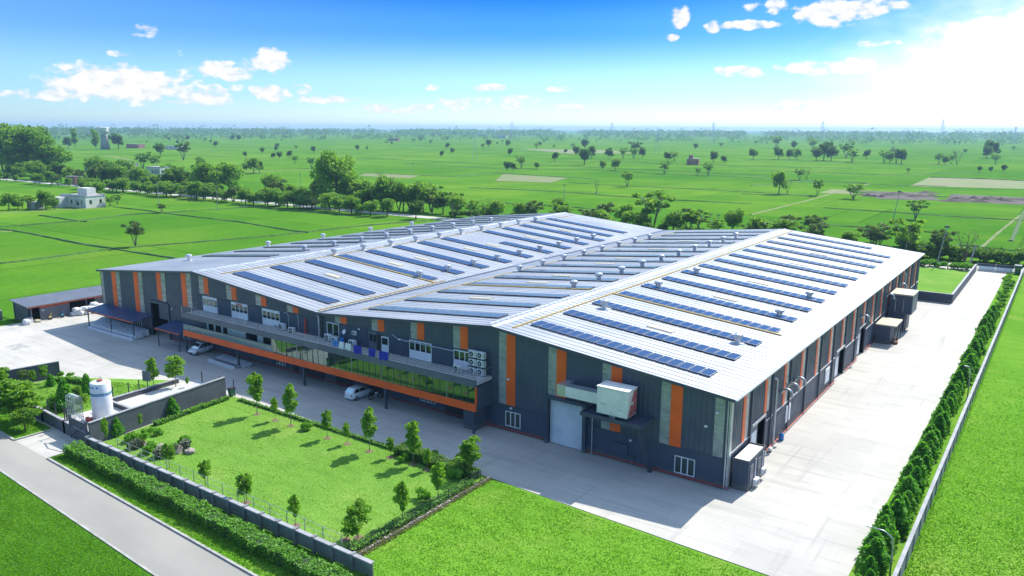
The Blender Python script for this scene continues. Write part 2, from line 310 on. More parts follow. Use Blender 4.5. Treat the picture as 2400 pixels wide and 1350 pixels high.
# ------------------------------------------------------------------ helpers
def ordn(n):
    ones = ['', 'first', 'second', 'third', 'fourth', 'fifth', 'sixth', 'seventh', 'eighth', 'ninth', 'tenth', 'eleventh', 'twelfth', 'thirteenth',
            'fourteenth', 'fifteenth', 'sixteenth', 'seventeenth', 'eighteenth', 'nineteenth']
    if n < 20: return ones[n]
    t = ['', '', 'twent', 'thirt', 'fort', 'fift', 'sixt', 'sevent', 'eight', 'ninet'][n//10]
    return t+'ieth' if n % 10 == 0 else t+'y-'+ones[n % 10]
def tag(o, label=None, cat=None, group=None, kind=None):
    if label: o['label'] = label
    if cat: o['category'] = cat
    if group: o['group'] = group
    if kind: o['kind'] = kind
    return o
class MB:
    def __init__(s): s.v = []; s.f = []
    def add(s, vs, fs):
        n = len(s.v); s.v += [tuple(x) for x in vs]; s.f += [tuple(i+n for i in f) for f in fs]; return s
    def box(s, x0, x1, y0, y1, z0, z1):
        return s.add([(x0, y0, z0), (x1, y0, z0), (x1, y1, z0), (x0, y1, z0), (x0, y0, z1), (x1, y0, z1), (x1, y1, z1), (x0, y1, z1)],
                     [(0, 3, 2, 1), (4, 5, 6, 7), (0, 1, 5, 4), (1, 2, 6, 5), (2, 3, 7, 6), (3, 0, 4, 7)])
    def hexa(s, vs):   # 8 corners, bottom ring then top ring
        return s.add(vs, [(0, 3, 2, 1), (4, 5, 6, 7), (0, 1, 5, 4), (1, 2, 6, 5), (2, 3, 7, 6), (3, 0, 4, 7)])
    def prism(s, poly, a, b):   # polygon in (x,y), from z=a to z=b
        n = len(poly); vs = [(x, y, a) for x, y in poly]+[(x, y, b) for x, y in poly]
        fs = [tuple(reversed(range(n))), tuple(range(n, 2*n))]+[(i, (i+1) % n, n+(i+1) % n, n+i) for i in range(n)]
        return s.add(vs, fs)
    def prism_y(s, poly, a, b):  # polygon in (x,z), from y=a to y=b
        n = len(poly); vs = [(x, a, z) for x, z in poly]+[(x, b, z) for x, z in poly]
        fs = [tuple(range(n)), tuple(reversed(range(n, 2*n)))]+[(i, n+i, n+(i+1) % n, (i+1) % n) for i in range(n)]
        return s.add(vs, fs)
    def tube(s, pts, r, n=8, caps=True):
        pts = [Vector(p) for p in pts]; rs = r if isinstance(r, (list, tuple)) else [r]*len(pts)
        base = len(s.v); up = None
        for i, p in enumerate(pts):
            d = (pts[min(i+1, len(pts)-1)]-pts[max(i-1, 0)]).normalized()
            if up is None or abs(up.dot(d)) > .95: up = Vector((0, 0, 1)) if abs(d.z) < .9 else Vector((1, 0, 0))
            a = d.cross(up).normalized(); b = a.cross(d).normalized(); up = b
            for k in range(n):
                t = 2*math.pi*k/n; s.v.append(tuple(p+(a*math.cos(t)+b*math.sin(t))*rs[i]))
        for i in range(len(pts)-1):
            for k in range(n):
                q = base+i*n; s.f.append((q+k, q+(k+1) % n, q+n+(k+1) % n, q+n+k))
        if caps:
            s.f.append(tuple(base+k for k in reversed(range(n)))); e = base+(len(pts)-1)*n; s.f.append(tuple(e+k for k in range(n)))
        return s
    def beam(s, p, q, w, h=None):
        h = h or w; p = Vector(p); q = Vector(q); d = (q-p).normalized()
        up = Vector((0, 0, 1)) if abs(d.z) < .95 else Vector((0, 1, 0))
        a = d.cross(up).normalized()*w/2; b = a.cross(d).normalized()*h/2
        return s.hexa([p-a-b, p+a-b, p+a+b, p-a+b, q-a-b, q+a-b, q+a+b, q-a+b])
    def lathe(s, prof, n=24, c=(0, 0)):
        base = len(s.v)
        for r, z in prof:
            for k in range(n):
                t = 2*math.pi*k/n; s.v.append((c[0]+r*math.cos(t), c[1]+r*math.sin(t), z))
        for i in range(len(prof)-1):
            for k in range(n):
                q = base+i*n; s.f.append((q+k, q+(k+1) % n, q+n+(k+1) % n, q+n+k))
        s.f.append(tuple(base+k for k in reversed(range(n)))); e = base+(len(prof)-1)*n; s.f.append(tuple(e+k for k in range(n)))
        return s
    def disc_y(s, x, y, z, r, t=.03, n=14):   # flat cylinder whose axis is y, front at y
        vs = []; 
        for yy in (y, y+t):
            vs += [(x+r*math.cos(2*math.pi*k/n), yy, z+r*math.sin(2*math.pi*k/n)) for k in range(n)]
        return s.add(vs, [tuple(range(n)), tuple(reversed(range(n, 2*n)))]+[(k, n+k, n+(k+1) % n, (k+1) % n) for k in range(n)])
    def mesh(s, name, mat, smooth=False, bevel=0.0, seg=2):
        me = bpy.data.meshes.new(name); me.from_pydata(s.v, [], s.f)
        bm = bmesh.new(); bm.from_mesh(me); bmesh.ops.recalc_face_normals(bm, faces=bm.faces)
        if bevel: bmesh.ops.bevel(bm, geom=list(bm.edges), offset=bevel, segments=seg, affect='EDGES', clamp_overlap=True)
        bm.to_mesh(me); bm.free()
        me.materials.append(MATS[mat] if isinstance(mat, str) else mat)
        if smooth:
            for pl in me.polygons: pl.use_smooth = True
        return me
    def build(s, name, mat, parent=None, loc=None, smooth=False, bevel=0.0, rz=0, seg=2):
        return obj(name, s.mesh(name, mat, smooth, bevel, seg), parent, loc, rz)
def obj(name, me, parent=None, loc=None, rz=0, scale=None):
    o = bpy.data.objects.new(name, me); col.objects.link(o)
    if parent: o.parent = parent
    if loc is not None: o.location = loc
    if rz: o.rotation_euler.z = rz
    if scale: o.scale = scale
    return o
def thing(name, label, cat, loc=(0, 0, 0), rz=0, group=None):
    o = bpy.data.objects.new(name, None); col.objects.link(o); o.empty_display_size = .3
    o.location = loc; o.rotation_euler.z = rz
    return tag(o, label, cat, group)
def clone(root, loc, rz=0, scale=None, label=None, group=None):
    r = root.copy(); col.objects.link(r); r.location = loc; r.rotation_euler = (0, 0, rz)
    if scale: r.scale = scale if isinstance(scale, (tuple, list)) else (scale,)*3
    if label: r['label'] = label
    if group: r['group'] = group
    for ch in root.children:
        c = ch.copy(); col.objects.link(c); c.parent = r
        for g in ch.children:
            d = g.copy(); col.objects.link(d); d.parent = c
    return r
def structure(name, mb, mat, **k): return tag(mb.build(name, mat, **k), kind='structure')
def npmesh(name, V, Fq, mat, k=4):
    """V (n,3), Fq (m,k) -> mesh"""
    me = bpy.data.meshes.new(name); me.vertices.add(len(V)); me.vertices.foreach_set('co', np.ascontiguousarray(V, dtype=np.float32).ravel())
    m = len(Fq); me.loops.add(m*k); me.loops.foreach_set('vertex_index', np.ascontiguousarray(Fq, dtype=np.int32).ravel())
    me.polygons.add(m); me.polygons.foreach_set('loop_start', np.arange(0, m*k, k, dtype=np.int32))
    me.update(calc_edges=True); me.materials.append(MATS[mat]); return me
def leaf_arr(P, size, rng, flat=0.0, aspect=.62):
    """diamond leaves at points P"""
    n = len(P); N = rng.normal(size=(n, 3)); N[:, 2] = np.abs(N[:, 2])+flat; N /= np.linalg.norm(N, axis=1)[:, None]
    A = np.cross(N, rng.normal(size=(n, 3))); A /= np.linalg.norm(A, axis=1)[:, None]; B = np.cross(N, A)
    sz = (size*rng.uniform(.6, 1.3, n))[:, None]
    V = np.stack([P-A*sz, P-B*sz*aspect, P+A*sz, P+B*sz*aspect], 1).reshape(-1, 3)
    return V, np.arange(4*n).reshape(-1, 4)
def leaf_mesh(name, P, size, rng, mat, flat=0.0): 
    V, F = leaf_arr(P, size, rng, flat); return npmesh(name, V, F, mat)
def shell(c, r, n, rng, squash=.85, inner=.55):
    d = rng.normal(size=(n, 3)); d /= np.linalg.norm(d, axis=1)[:, None]
    rr = (inner+(1-inner)*rng.uniform(0, 1, n)**.6)[:, None]
    return np.array(c)+d*rr*np.array([r, r, r*squash])
def limbs(mb, base, top, r0, rng, n, spread, zlo, zhi, tips=None):
    """tapered trunk and n limbs; returns limb tips"""
    b = Vector(base); t = Vector(top); mid = b.lerp(t, .5)+Vector((rng.normal()*.02, rng.normal()*.02, 0))*t.z
    mb.tube([b, mid, t], [r0, r0*.72, r0*.28], 7)
    out = []
    for i in range(n):
        f = zlo+(zhi-zlo)*(i+.5)/n; p = b.lerp(t, f); a = 2*math.pi*(i*.618+rng.uniform(0, .2)); L = spread*rng.uniform(.65, 1.1)
        q = p+Vector((math.cos(a)*L, math.sin(a)*L, L*rng.uniform(.45, 1.0))); m = p.lerp(q, .5)+Vector((0, 0, -L*.06))
        mb.tube([p, m, q], [r0*.42, r0*.28, r0*.09], 5); out.append(q)
    return out

# ---- tree kinds: every kind is a trunk mesh and a crown mesh for a tree of unit-true height
TREES = {}
def make_tree_kind(key, H, seed, style, leafmat, barkmat='bark', leaf=.3, n=900):
    rng = np.random.default_rng(seed); tb = MB(); P = []
    if style == 'sapling':        # slim park tree, open pointed crown
        tips = limbs(tb, (0, 0, 0), (rng.normal()*.12, rng.normal()*.12, H*.95), .055, rng, 9, H*.13, .36, .9)
        for q in tips: P.append(shell(q, H*rng.uniform(.085, .14), n//12, rng, .8, .2))
        for k in range(7):
            z = H*(.38+.6*k/6); w = H*.15*(1-abs(k/6-.35)*.9); P.append(shell((rng.normal()*w*.5, rng.normal()*w*.5, z), w*.85, n//20, rng, .9, .2))
    elif style == 'cone':         # dense juniper-like cone, ragged tiers
        tb.tube([(0, 0, 0), (0, 0, H*.8)], [.07, .02], 6)
        m = 46
        for k in range(m):
            f = ((k+.5)/m)**1.25; a = k*2.4+rng.uniform(-.4, .4); r = H*.30*(1-f**1.4)**.8*rng.uniform(.75, 1.15)*min(1, f*5+.55)
            P.append(shell((r*math.cos(a), r*math.sin(a), H*(.10+.84*f)), H*(.075+.065*(1-f))*rng.uniform(.8, 1.25), n//m, rng, 1.15, .3))
    elif style == 'round':        # full crown on short trunk
        tips = limbs(tb, (0, 0, 0), (rng.normal()*.3, rng.normal()*.3, H*.72), H*.028, rng, 9, H*.24, .25, .85)
        cl = [(q, H*rng.uniform(.13, .2)) for q in tips]+[((rng.normal()*H*.14, rng.normal()*H*.14, H*rng.uniform(.45, .86)), H*rng.uniform(.13, .2)) for _ in range(9)]
        for c, r in cl: P.append(shell(c, r, n//len(cl), rng, .8, .5))
    elif style == 'open':         # acacia with visible limbs and feathery clumps
        tips = []
        for k in range(3):
            a = k*2.1+rng.uniform(0, .6); tips += limbs(tb, (0, 0, 0), (math.cos(a)*H*.26, math.sin(a)*H*.26, H*.8), H*.022, rng, 6, H*.2, .42, .95)
        for q in tips: P.append(shell(q, H*rng.uniform(.09, .15), n//len(tips), rng, .55, .1))
    elif style == 'tall':         # eucalyptus, high lobed crown
        tips = limbs(tb, (0, 0, 0), (rng.normal()*.4, rng.normal()*.4, H*.93), H*.016, rng, 12, H*.13, .22, .95)
        for q in tips: P.append(shell(q, H*rng.uniform(.075, .13), n//18, rng, 1.15, .4))
        for k in range(6): P.append(shell((rng.normal()*H*.06, rng.normal()*H*.06, H*(.3+.68*k/6)), H*.11, n//18, rng, 1.1, .4))
    elif style == 'bush':
        tb.tube([(0, 0, 0), (0, 0, H*.5)], [.08, .03], 5)
        for k in range(8): P.append(shell((rng.normal()*H*.35, rng.normal()*H*.35, H*rng.uniform(.3, .62)), H*rng.uniform(.25, .38), n//8, rng, .85, .5))
    elif style == 'bare':
        for k in range(3):
            a = k*2.1; tips = limbs(tb, (0, 0, 0), (math.cos(a)*H*.3, math.sin(a)*H*.3, H*.9), H*.016, rng, 5, H*.18, .4, .9)
            for q in tips: P.append(shell(q, H*.06, n//18, rng, .6, .1))
    P = np.concatenate(P); P[:, 2] = np.maximum(P[:, 2], .06)
    TREES[key] = (tb.mesh('trunk', barkmat, True), leaf_mesh('crown', P, leaf, rng, leafmat), H)
for i in range(3): make_tree_kind('sapling%d' % i, 4.6, 10+i, 'sapling', 'leaf_lawn', 'bark_pale', .15, 1500)
for i in range(4): make_tree_kind('cone%d' % i, 2.9, 20+i, 'cone', 'leaf_conifer', 'bark', .15, 1900)
for i in range(4): make_tree_kind('round%d' % i, 10, 30+i, 'round', 'leaf_belt', 'bark', .42, 2200)
for i in range(2): make_tree_kind('rdark%d' % i, 10, 40+i, 'round', 'leaf_dark', 'bark', .5, 1500)
for i in range(3): make_tree_kind('open%d' % i, 10, 50+i, 'open', 'leaf_belt', 'bark_pale', .36, 1700)
for i in range(2): make_tree_kind('opale%d' % i, 10, 55+i, 'open', 'leaf_pale', 'bark_pale', .36, 1900)
for i in range(3): make_tree_kind('tall%d' % i, 28, 60+i, 'tall', 'leaf_belt', 'bark_pale', .75, 2600)
make_tree_kind('giant', 24.5, 71, 'round', 'leaf_belt', 'bark', .55, 7500)
for i in range(2): make_tree_kind('bush%d' % i, 1.2, 80+i, 'bush', 'leaf_hedge', 'bark', .12, 900)
make_tree_kind('bushdark', 3.0, 83, 'bush', 'leaf_dark', 'bark', .28, 900)
make_tree_kind('bushblue', 1.0, 84, 'bush', 'leaf_blue', 'bark', .12, 500)
make_tree_kind('bare', 9, 85, 'bare', 'leaf_pale', 'bark', .2, 200)
rs = random.Random(11)
def tree(kind, loc, h, label, group=None, name='tree', rz=None, wide=1.0, cat='tree', lean=0):
    tm, cm, H = TREES[kind]; t = thing(name, label, cat, loc, rs.uniform(0, 6.28) if rz is None else rz, group)
    k = h/H; t.scale = (k*wide, k*wide, k)
    if lean: t.rotation_euler.y = lean; t.rotation_euler.z = 0
    obj('trunk', tm, t); obj('crown', cm, t); return t

def grass(name, poly, n, h, mat, label, seed, z=0.0, w=.10, fade=0):
    """loose standing blades over a polygon"""
    rng = np.random.default_rng(seed); poly = np.array(poly); lo = poly.min(0); hi = poly.max(0); pts = np.zeros((0, 2))
    while len(pts) < n:
        q = rng.uniform(lo, hi, (n, 2)); ins = np.zeros(n, bool); j = len(poly)-1
        for i in range(len(poly)):
            a, b = poly[i], poly[j]
            with np.errstate(divide='ignore', invalid='ignore'):
                c = ((a[1] > q[:, 1]) != (b[1] > q[:, 1])) & (q[:, 0] < (b[0]-a[0])*(q[:, 1]-a[1])/(b[1]-a[1])+a[0])
            ins ^= c; j = i
        if fade: ins &= rng.uniform(0, 1, n) < np.clip(1.15-(q[:, 1]+12)/fade, .02, 1)**1.5
        pts = np.concatenate([pts, q[ins]])
    pts = pts[:n]; cl = np.sin(pts[:, 0]*.9+np.sin(pts[:, 1]*.7)*2)*np.sin(pts[:, 1]*1.3+pts[:, 0]*.3)
    hh = h*rng.uniform(.5, 1.2, n)*(1+.35*cl); a = rng.uniform(0, 2*np.pi, n); ww = w*rng.uniform(.6, 1.4, n)
    B = np.stack([pts[:, 0], pts[:, 1], np.full(n, z)], 1); T = np.stack([np.cos(a)*ww, np.sin(a)*ww, np.zeros(n)], 1)
    L = np.stack([rng.normal(size=n)*hh*.6, rng.normal(size=n)*hh*.6, hh], 1)
    V = np.stack([B-T, B+T, B+L], 1).reshape(-1, 3)
    o = obj(name, npmesh(name, V, np.arange(3*n).reshape(-1, 3), mat, 3)); return tag(o, label, 'grass', kind='stuff')
# ------------------------------------------------------------------ the ground
structure('ground', MB().add([(-9500, -600, -.06), (9500, -600, -.06), (9500, 14500, -.06), (-9500, 14500, -.06)], [(0, 1, 2, 3)]), 'crop')
structure('yard', MB().prism([(-10.5, -30), (54, -30), (54, -10.75), (91, -10.75), (119.5, -12.1), (123.2, -12.1), (123.2, 151.5), (100, 151.5), (100, 103), (-2, 103), (-10.5, 10)], -.3, 0.0), 'concrete')
structure('lawn', MB().prism([(52.6, -29.2), (91.0, -29.2), (91.0, -10.9), (50.6, -10.9)], -.02, .05), 'lawn')
structure('grass_field', MB().prism([(91.3, -29), (91.3, -10.9), (119.4, -12.3), (123.4, -12.3), (123.4, -60), (91.3, -60)], -.2, .03), 'rough_grass')
structure('meadow', MB().prism([(126.8, -60), (200, -60), (200, 160), (126.8, 160)], -.2, .0), 'rough_grass')
structure('verge', MB().prism([(123.2, -12.1), (126.2, -12.1), (126.2, 148), (123.2, 148)], -.25, .04), 'rough_grass')
structure('rear_lawn', MB().prism([(99, 104.5), (117, 104.5), (117, 147), (99, 147)], -.2, .03), 'lawn')
structure('road', MB().prism([(-60, -31.9), (120, -40.9), (120, -36.0), (95, -35.05), (52.0, -33.5), (44.6, -33.3), (-60, -29.5)], -.2, .0), 'asphalt')
structure('driveway', MB().prism([(44.6, -33.3), (52.0, -33.5), (52.2, -29.4), (44.6, -29.2)], -.2, .004), 'concrete')
structure('roadside_verge', MB().prism([(52.3, -33.4), (95, -34.95), (95, -30.2), (52.3, -29.9)], -.2, .07), 'rough_grass')
structure('corner_verge', MB().prism([(-10, -31.25), (44.2, -33.2), (44.2, -29.3), (-10, -29.0)], -.2, .07), 'rough_grass')
structure('near_field', MB().prism([(-60, -32.1), (120, -41.1), (120, -62), (-60, -62)], -.2, .05), 'crop')
kerbs = [((52.15, -33.45), (95, -35.0)), ((44.4, -33.25), (-60, -29.45)), ((52.15, -33.45), (52.15, -30.0)), ((44.4, -33.25), (44.4, -29.4)), ((-60, -32.0), (120, -41.0))]
for (a, b) in kerbs:
    structure('kerb', MB().beam((a[0], a[1], 0), (b[0], b[1], 0), .2, .24), 'kerb')
# back road with its verge, runs along the far side of the plot
structure('back_road', MB().prism([(-900, 152.5), (400, 152.5), (400, 158.5), (-900, 158.5)], -.2, .02), 'concrete')
# plots of another colour in the far fields
for nm, px, m in (('stubble_plot', [(2180, 415), (2400, 424), (2400, 443), (2132, 436)], 'stubble'), ('earth_plot', [(2012, 447), (2170, 452), (2205, 470), (2060, 466)], 'soil_dark'),
                  ('earth_plot', [(2230, 455), (2400, 463), (2400, 480), (2215, 471)], 'soil_dark'), ('stubble_plot', [(1180, 408), (1330, 417), (1290, 428), (1160, 424)], 'stubble'),
                  ('stubble_plot', [(860, 406), (985, 411), (960, 418), (840, 412)], 'stubble'), ('stubble_plot', [(1215, 348), (1420, 352), (1520, 358), (1330, 360)], 'stubble'), ('stubble_plot', [(1950, 443), (2010, 448), (2000, 455), (1920, 452)], 'dirt_path')):
    structure(nm, MB().prism([(G(*q).x, G(*q).y) for q in px], -.3, .02), m)
# earth heaps left on the ploughed plot
rh = random.Random(9)
for i in range(26):
    p = G(2020+i*15 if i < 12 else 2230+(i-12)*13, (452 if i < 12 else 463)+rh.uniform(0, 10)); w = rh.uniform(3, 7); hh = rh.uniform(.6, 1.6)
    m = MB(); n = 9; vs = [(p.x, p.y, hh)]+[(p.x+math.cos(a*6.283/n)*w*rh.uniform(.7, 1.2), p.y+math.sin(a*6.283/n)*w*.6*rh.uniform(.7, 1.2), -.1) for a in range(n)]
    structure('earth_heap', m.add(vs, [(0, 1+k, 1+(k+1) % n) for k in range(n)]), 'soil_dark')
# bunds and paths between the fields, traced where they lie on the ground
def bund(px, w=.7, h=.28, mat='bund', nm='field_bund'):
    pts = [G(*q) for q in px]; mb = MB(); rr = random.Random(len(px)*31+int(px[0][0]))
    fine = []
    for a, b in zip(pts, pts[1:]):
        k = max(2, min(60, int((b-a).length/4)))
        for i in range(k): fine.append(a.lerp(b, i/k))
    fine.append(pts[-1]); vs = []
    for i, p in enumerate(fine):
        d = (fine[min(i+1, len(fine)-1)]-fine[max(i-1, 0)]); d.z = 0; d.normalize(); s = Vector((-d.y, d.x, 0))
        hh = h*rr.uniform(.6, 1.25); ww = w*rr.uniform(.7, 1.2); j = s*rr.uniform(-.25, .25)*w
        vs += [p+j-s*ww+Vector((0, 0, -.1)), p+j-s*ww*.45+Vector((0, 0, hh)), p+j+s*ww*.45+Vector((0, 0, hh*.9)), p+j+s*ww+Vector((0, 0, -.1))]
    fs = []
    for i in range(len(fine)-1):
        for k in range(3): fs.append((4*i+k, 4*i+k+1, 4*i+4+k+1, 4*i+4+k))
    mb.add(vs, fs); return structure(nm, mb, mat)
B = bund
B([(0, 618), (140, 600), (265, 583), (480, 566), (640, 553), (840, 530), (1000, 517)]); B([(0, 532), (180, 519), (300, 503), (420, 497), (560, 487), (720, 480)])
B([(0, 537), (60, 545), (180, 570), (265, 583), (400, 604), (480, 618)]); B([(265, 485), (330, 492), (430, 505), (560, 520), (680, 540), (720, 545)]); B([(95, 505), (150, 513), (200, 520)], .7)
B([(560, 483), (700, 496), (830, 506)], .7); B([(440, 362), (530, 368)], 2); B([(560, 373), (735, 372), (800, 369)], 1.4); B([(560, 404), (730, 397)], 1.6, .2, 'dirt_path', 'field_path')
B([(845, 405), (960, 410), (1060, 414), (1160, 405), (1400, 420)], 1.4); B([(950, 384), (1130, 394), (1400, 398)], 1.4); B([(840, 370), (1000, 377), (1150, 385), (1330, 390), (1600, 402), (1800, 413)], 1.3)
B([(1100, 440), (1240, 446), (1395, 455), (1400, 450)], 1.1); B([(1330, 428), (1470, 436), (1600, 442), (1760, 450), (1900, 460)], 1.1); B([(1400, 400), (1560, 408), (1700, 413), (1890, 425), (2030, 429)], 1.2)
B([(1160, 475), (1300, 483), (1420, 492)], 1); B([(1400, 457), (1600, 470), (1760, 478)], .9); B([(1760, 503), (1900, 468), (1980, 445), (2040, 430)], .7, .2, 'dirt_path', 'field_path')
B([(1760, 435), (1900, 424), (2020, 430), (2100, 434), (2220, 437)], 1.1); B([(2180, 416), (2290, 419), (2400, 424)], 1.6, .5); B([(1760, 372), (1900, 378), (2100, 383), (2300, 387)], 1.6)
B([(1930, 487), (2080, 497), (2240, 508), (2400, 517)], 1); B([(1760, 515), (1900, 524), (2020, 533), (2200, 546)], .9); B([(2300, 580), (2340, 545), (2390, 505)], .5, .2, 'dirt_path', 'field_path'); B([(2370, 565), (2400, 495)], .7)
B([(1980, 448), (2100, 456), (2240, 463), (2400, 470)], 1.2); B([(1760, 400), (1900, 403), (2060, 410), (2300, 405)], 1.2); B([(500, 345), (700, 350), (1000, 352), (1300, 356)], 2); B([(400, 352), (510, 354)], 2.5, .2, 'dirt_path', 'field_path')
B([(1160, 385), (1400, 378), (1700, 388), (2000, 395)], 1.4); B([(250, 365), (310, 376)], 2.5, .2, 'dirt_path', 'field_path'); B([(600, 455), (700, 440), (830, 445)], 1.0); B([(1740, 455), (1830, 457), (1915, 459)], 1.0)
B([(2130, 590), (2250, 575), (2400, 590)], .7); B([(0, 500), (60, 497), (140, 491), (245, 487)], 1.6, .08, 'dirt_path', 'field_path'); B([(0, 544), (45, 540)], 1.2, .1, 'dirt_path', 'field_path')
# standing grass near enough to see
grass('lawn_grass', [(52.8, -29), (91, -29), (91, -11), (50.9, -11)], 60000, .05, 'grass_lawn', 'mown yellow-green grass of the fenced lawn', 1, .05, .04)
grass('field_grass', [(91.5, -40), (91.5, -11.2), (119.2, -12.5), (119.2, -40)], 60000, .08, 'grass_blade', 'bright green tufty grass in front of the concrete yard', 2, .03, .055)
grass('meadow_grass', [(126.6, -12), (150, -12), (170, 120), (126.6, 120)], 80000, .10, 'grass_blade', 'bright green grass beyond the right boundary wall', 3, 0, .07, 75)
grass('roadside_grass', [(52.4, -33.3), (92, -34.7), (92, -30.2), (52.4, -29.9)], 16000, .09, 'grass_blade', 'grass strip beside the road under the clipped hedge', 4, .07)
grass('near_field_grass', [(48, -37.6), (90, -39.7), (90, -47), (48, -46)], 45000, .10, 'grass_blade', 'green crop on the near side of the road', 5, .05, .06)
grass('corner_grass', [(28, -32.5), (44, -33.0), (44, -29.4), (28, -29.2)], 5000, .13, 'grass_blade', 'grass corner between the road and the compound wall', 6, .07)
grass('garden_grass', [(26.5, -27.4), (41, -27.6), (41, -21.5), (40.5, -14), (27, -19.5)], 9000, .10, 'grass_lawn', 'small garden lawn beside the white tank', 7, .05, .08)
structure('garden', MB().prism([(25.6, -28.2), (41.6, -28.2), (41.6, -21.8), (40.4, -15.5), (40.4, -11.6), (39.4, -11.6), (27, -19.2), (25.6, -19.6)], -.2, .05), 'lawn')
for (x, y, a, b) in ((3.5, -17.5, 3.4, 2.4),): structure('repair_patch', MB().box(x, x+a, y, y+b, -.05, .004), 'kerb')
# ------------------------------------------------------------------ factory building
W, D, EH = 110.5, 106.0, 9.0
RX = [0, 27.6, 55.4, 83.4, 110.5]; RZ = [9.0, 11.7, 9.25, 11.7, 9.0]
def zt(x):
    for i in range(4):
        if x <= RX[i+1] or i == 3: return RZ[i]+(RZ[i+1]-RZ[i])*(x-RX[i])/(RX[i+1]-RX[i])
fb = thing('factory_building', 'huge dark grey twin-gabled factory with orange stripes and pale metal roof', 'building')
def xcuts(a, b): return [a]+[x for x in RX if a+.01 < x < b-.01]+[b]
def wallpoly(mb, x0, x1, z0, y0, y1, z1=None):
    xs = xcuts(x0, x1) if z1 is None else [x0, x1]
    top = [(x, (zt(x)-.1 if z1 is None else z1)) for x in xs]
    return mb.prism_y([(x0, z0), (x1, z0)]+top[::-1], y0, y1)
# lower blockwork of the front, broken by the doors
front_open = [(15.2, 19.9, 5.4), (90.9, 95.15, 5.0)]
for a, b in ((0, 15.2), (19.9, 90.9), (95.15, 110.5)):
    MB().box(a, b, -.02, .28, 0, 3.0).build('plinth_wall', 'plinth', fb)
# backing wall above the plinth
for a, b, z in ((0, 15.2, 3), (15.2, 19.9, 5.4), (19.9, 90.9, 3), (90.9, 95.15, 5.0), (95.15, 110.5, 3)):
    wallpoly(MB(), a, b, z+.003, .06, .28).build('backing_wall', 'plinth', fb)
# front strips: translucent and orange, then ribbed cladding panels between them
strips = []   # x0, x1, zbottom, kind
for o, tr, zb in ((24.1, 25.35, 5.9), (17.25, 18.45, 6.1), (10.55, 11.85, 3.0), (3.75, 5.0, 3.0)):
    strips += [(o, tr, zb, 'o'), (tr, tr+1.2, zb, 't')]
strips += [(.15, .95, 3.0, 't')]
for tr, zb in ((28.65, 8.62), (35.35, 8.6), (42.0, 8.62), (48.7, 8.55)): strips += [(tr, tr+1.2, zb, 't'), (tr+1.2, tr+2.35, zb, 'o')]
for tr, zb in ((58.1, 8.45), (64.7, 8.45), (71.2, 8.45), (77.75, 8.4)): strips += [(tr, tr+1.05, zb, 't'), (tr+1.05, tr+2.15, zb, 'o')]
for tr, zb in ((84.25, 3.05), (90.7, 5.3), (97.15, 3.05), (103.6, 3.05)): strips += [(tr, tr+1.02, zb, 't'), (tr+1.02, tr+2.2, zb, 'o')]
strips += [(109.0, 109.95, 3.05, 't')]
strips.sort()
for x0, x1, zb, k in strips:
    if k == 'o': wallpoly(MB(), x0, x1, zb, -.07, .06).build('orange_stripe', 'orange', fb)
    else:
        z1 = min(zt(x0), zt(x1))-.12; st = wallpoly(MB(), x0, x1, zb, -.03, .06).build('light_strip', 'polycarb', fb)
        nb = max(1, round((z1-zb)/.95))
        for i in range(nb+1):
            z = zb+(z1-zb)*i/nb; MB().box(x0, x1, -.065, -.03, z-.045, z+.045).build('glazing_bar', 'steel', st)
def ribbed(x0, x1, zb):
    """trapezoid ribbed cladding sheet following the roof line"""
    n = max(1, int((x1-x0)/.5)); p = (x1-x0)/n; xs = []
    for i in range(n):
        a = x0+i*p; xs += [(a, -.02), (a+p*.55, -.02), (a+p*.68, -.055), (a+p*.87, -.055)]
    xs.append((x1, -.02)); vs = []; fs = []
    for x, y in xs: vs += [(x, y, zb), (x, y, zt(x)-.1)]
    for i in range(len(xs)-1): fs.append((2*i, 2*i+2, 2*i+3, 2*i+1))
    return MB().add(vs, fs)
edges = [(.02, .15)]; prev = 0.95
gap = []
cur = 0.0
for x0, x1, zb, k in strips:
    if x0-cur > .05: gap.append((cur, x0))
    cur = max(cur, x1)
if cur < W: gap.append((cur, W))
for a, b in gap:
    zb = 3.03
    for c0, c1 in ((15.2, 19.9),):
        if a < c1 and b > c0:
            for s0, s1, z in ((a, c0, 3.03), (c0, min(b, c1), 5.43), (c1, b, 3.03)):
                if s1-s0 > .1 and s0 >= a-.01: ribbed(s0, s1, z).build('wall_panel', 'clad', fb)
            break
    else:
        for s0, s1 in zip(xcuts(a, b), xcuts(a, b)[1:]): ribbed(s0, s1, 5.3 if 92 < (s0+s1)/2 < 97 else 3.03).build('wall_panel', 'clad', fb)
for x0, x1, zb, k in strips:     # cladding below short strips
    if zb > 4 and not (90 < x0 < 94): MB().box(x0, x1, -.02, .06, 3.03, zb).build('wall_panel', 'clad', fb)
MB().box(19.9, 90.6, -.09, -.02, 2.95, 3.06).build('drip_flashing', 'trim', fb); MB().box(95.6, 110.55, -.09, -.02, 2.95, 3.06).build('drip_flashing', 'trim', fb); MB().box(0, 15, -.09, -.02, 2.95, 3.06).build('drip_flashing', 'trim', fb)
# smooth navy inset panels behind the terrace
for a, b in ((28.0, 29.4), (33.1, 36.3), (40.2, 43.3), (47.2, 55.0), (59.0, 64.0), (68.0, 70.8), (74.6, 77.8)):
    MB().box(a, b, -.12, -.03, 6.0, 8.3).build('inset_panel', 'plinth', fb)
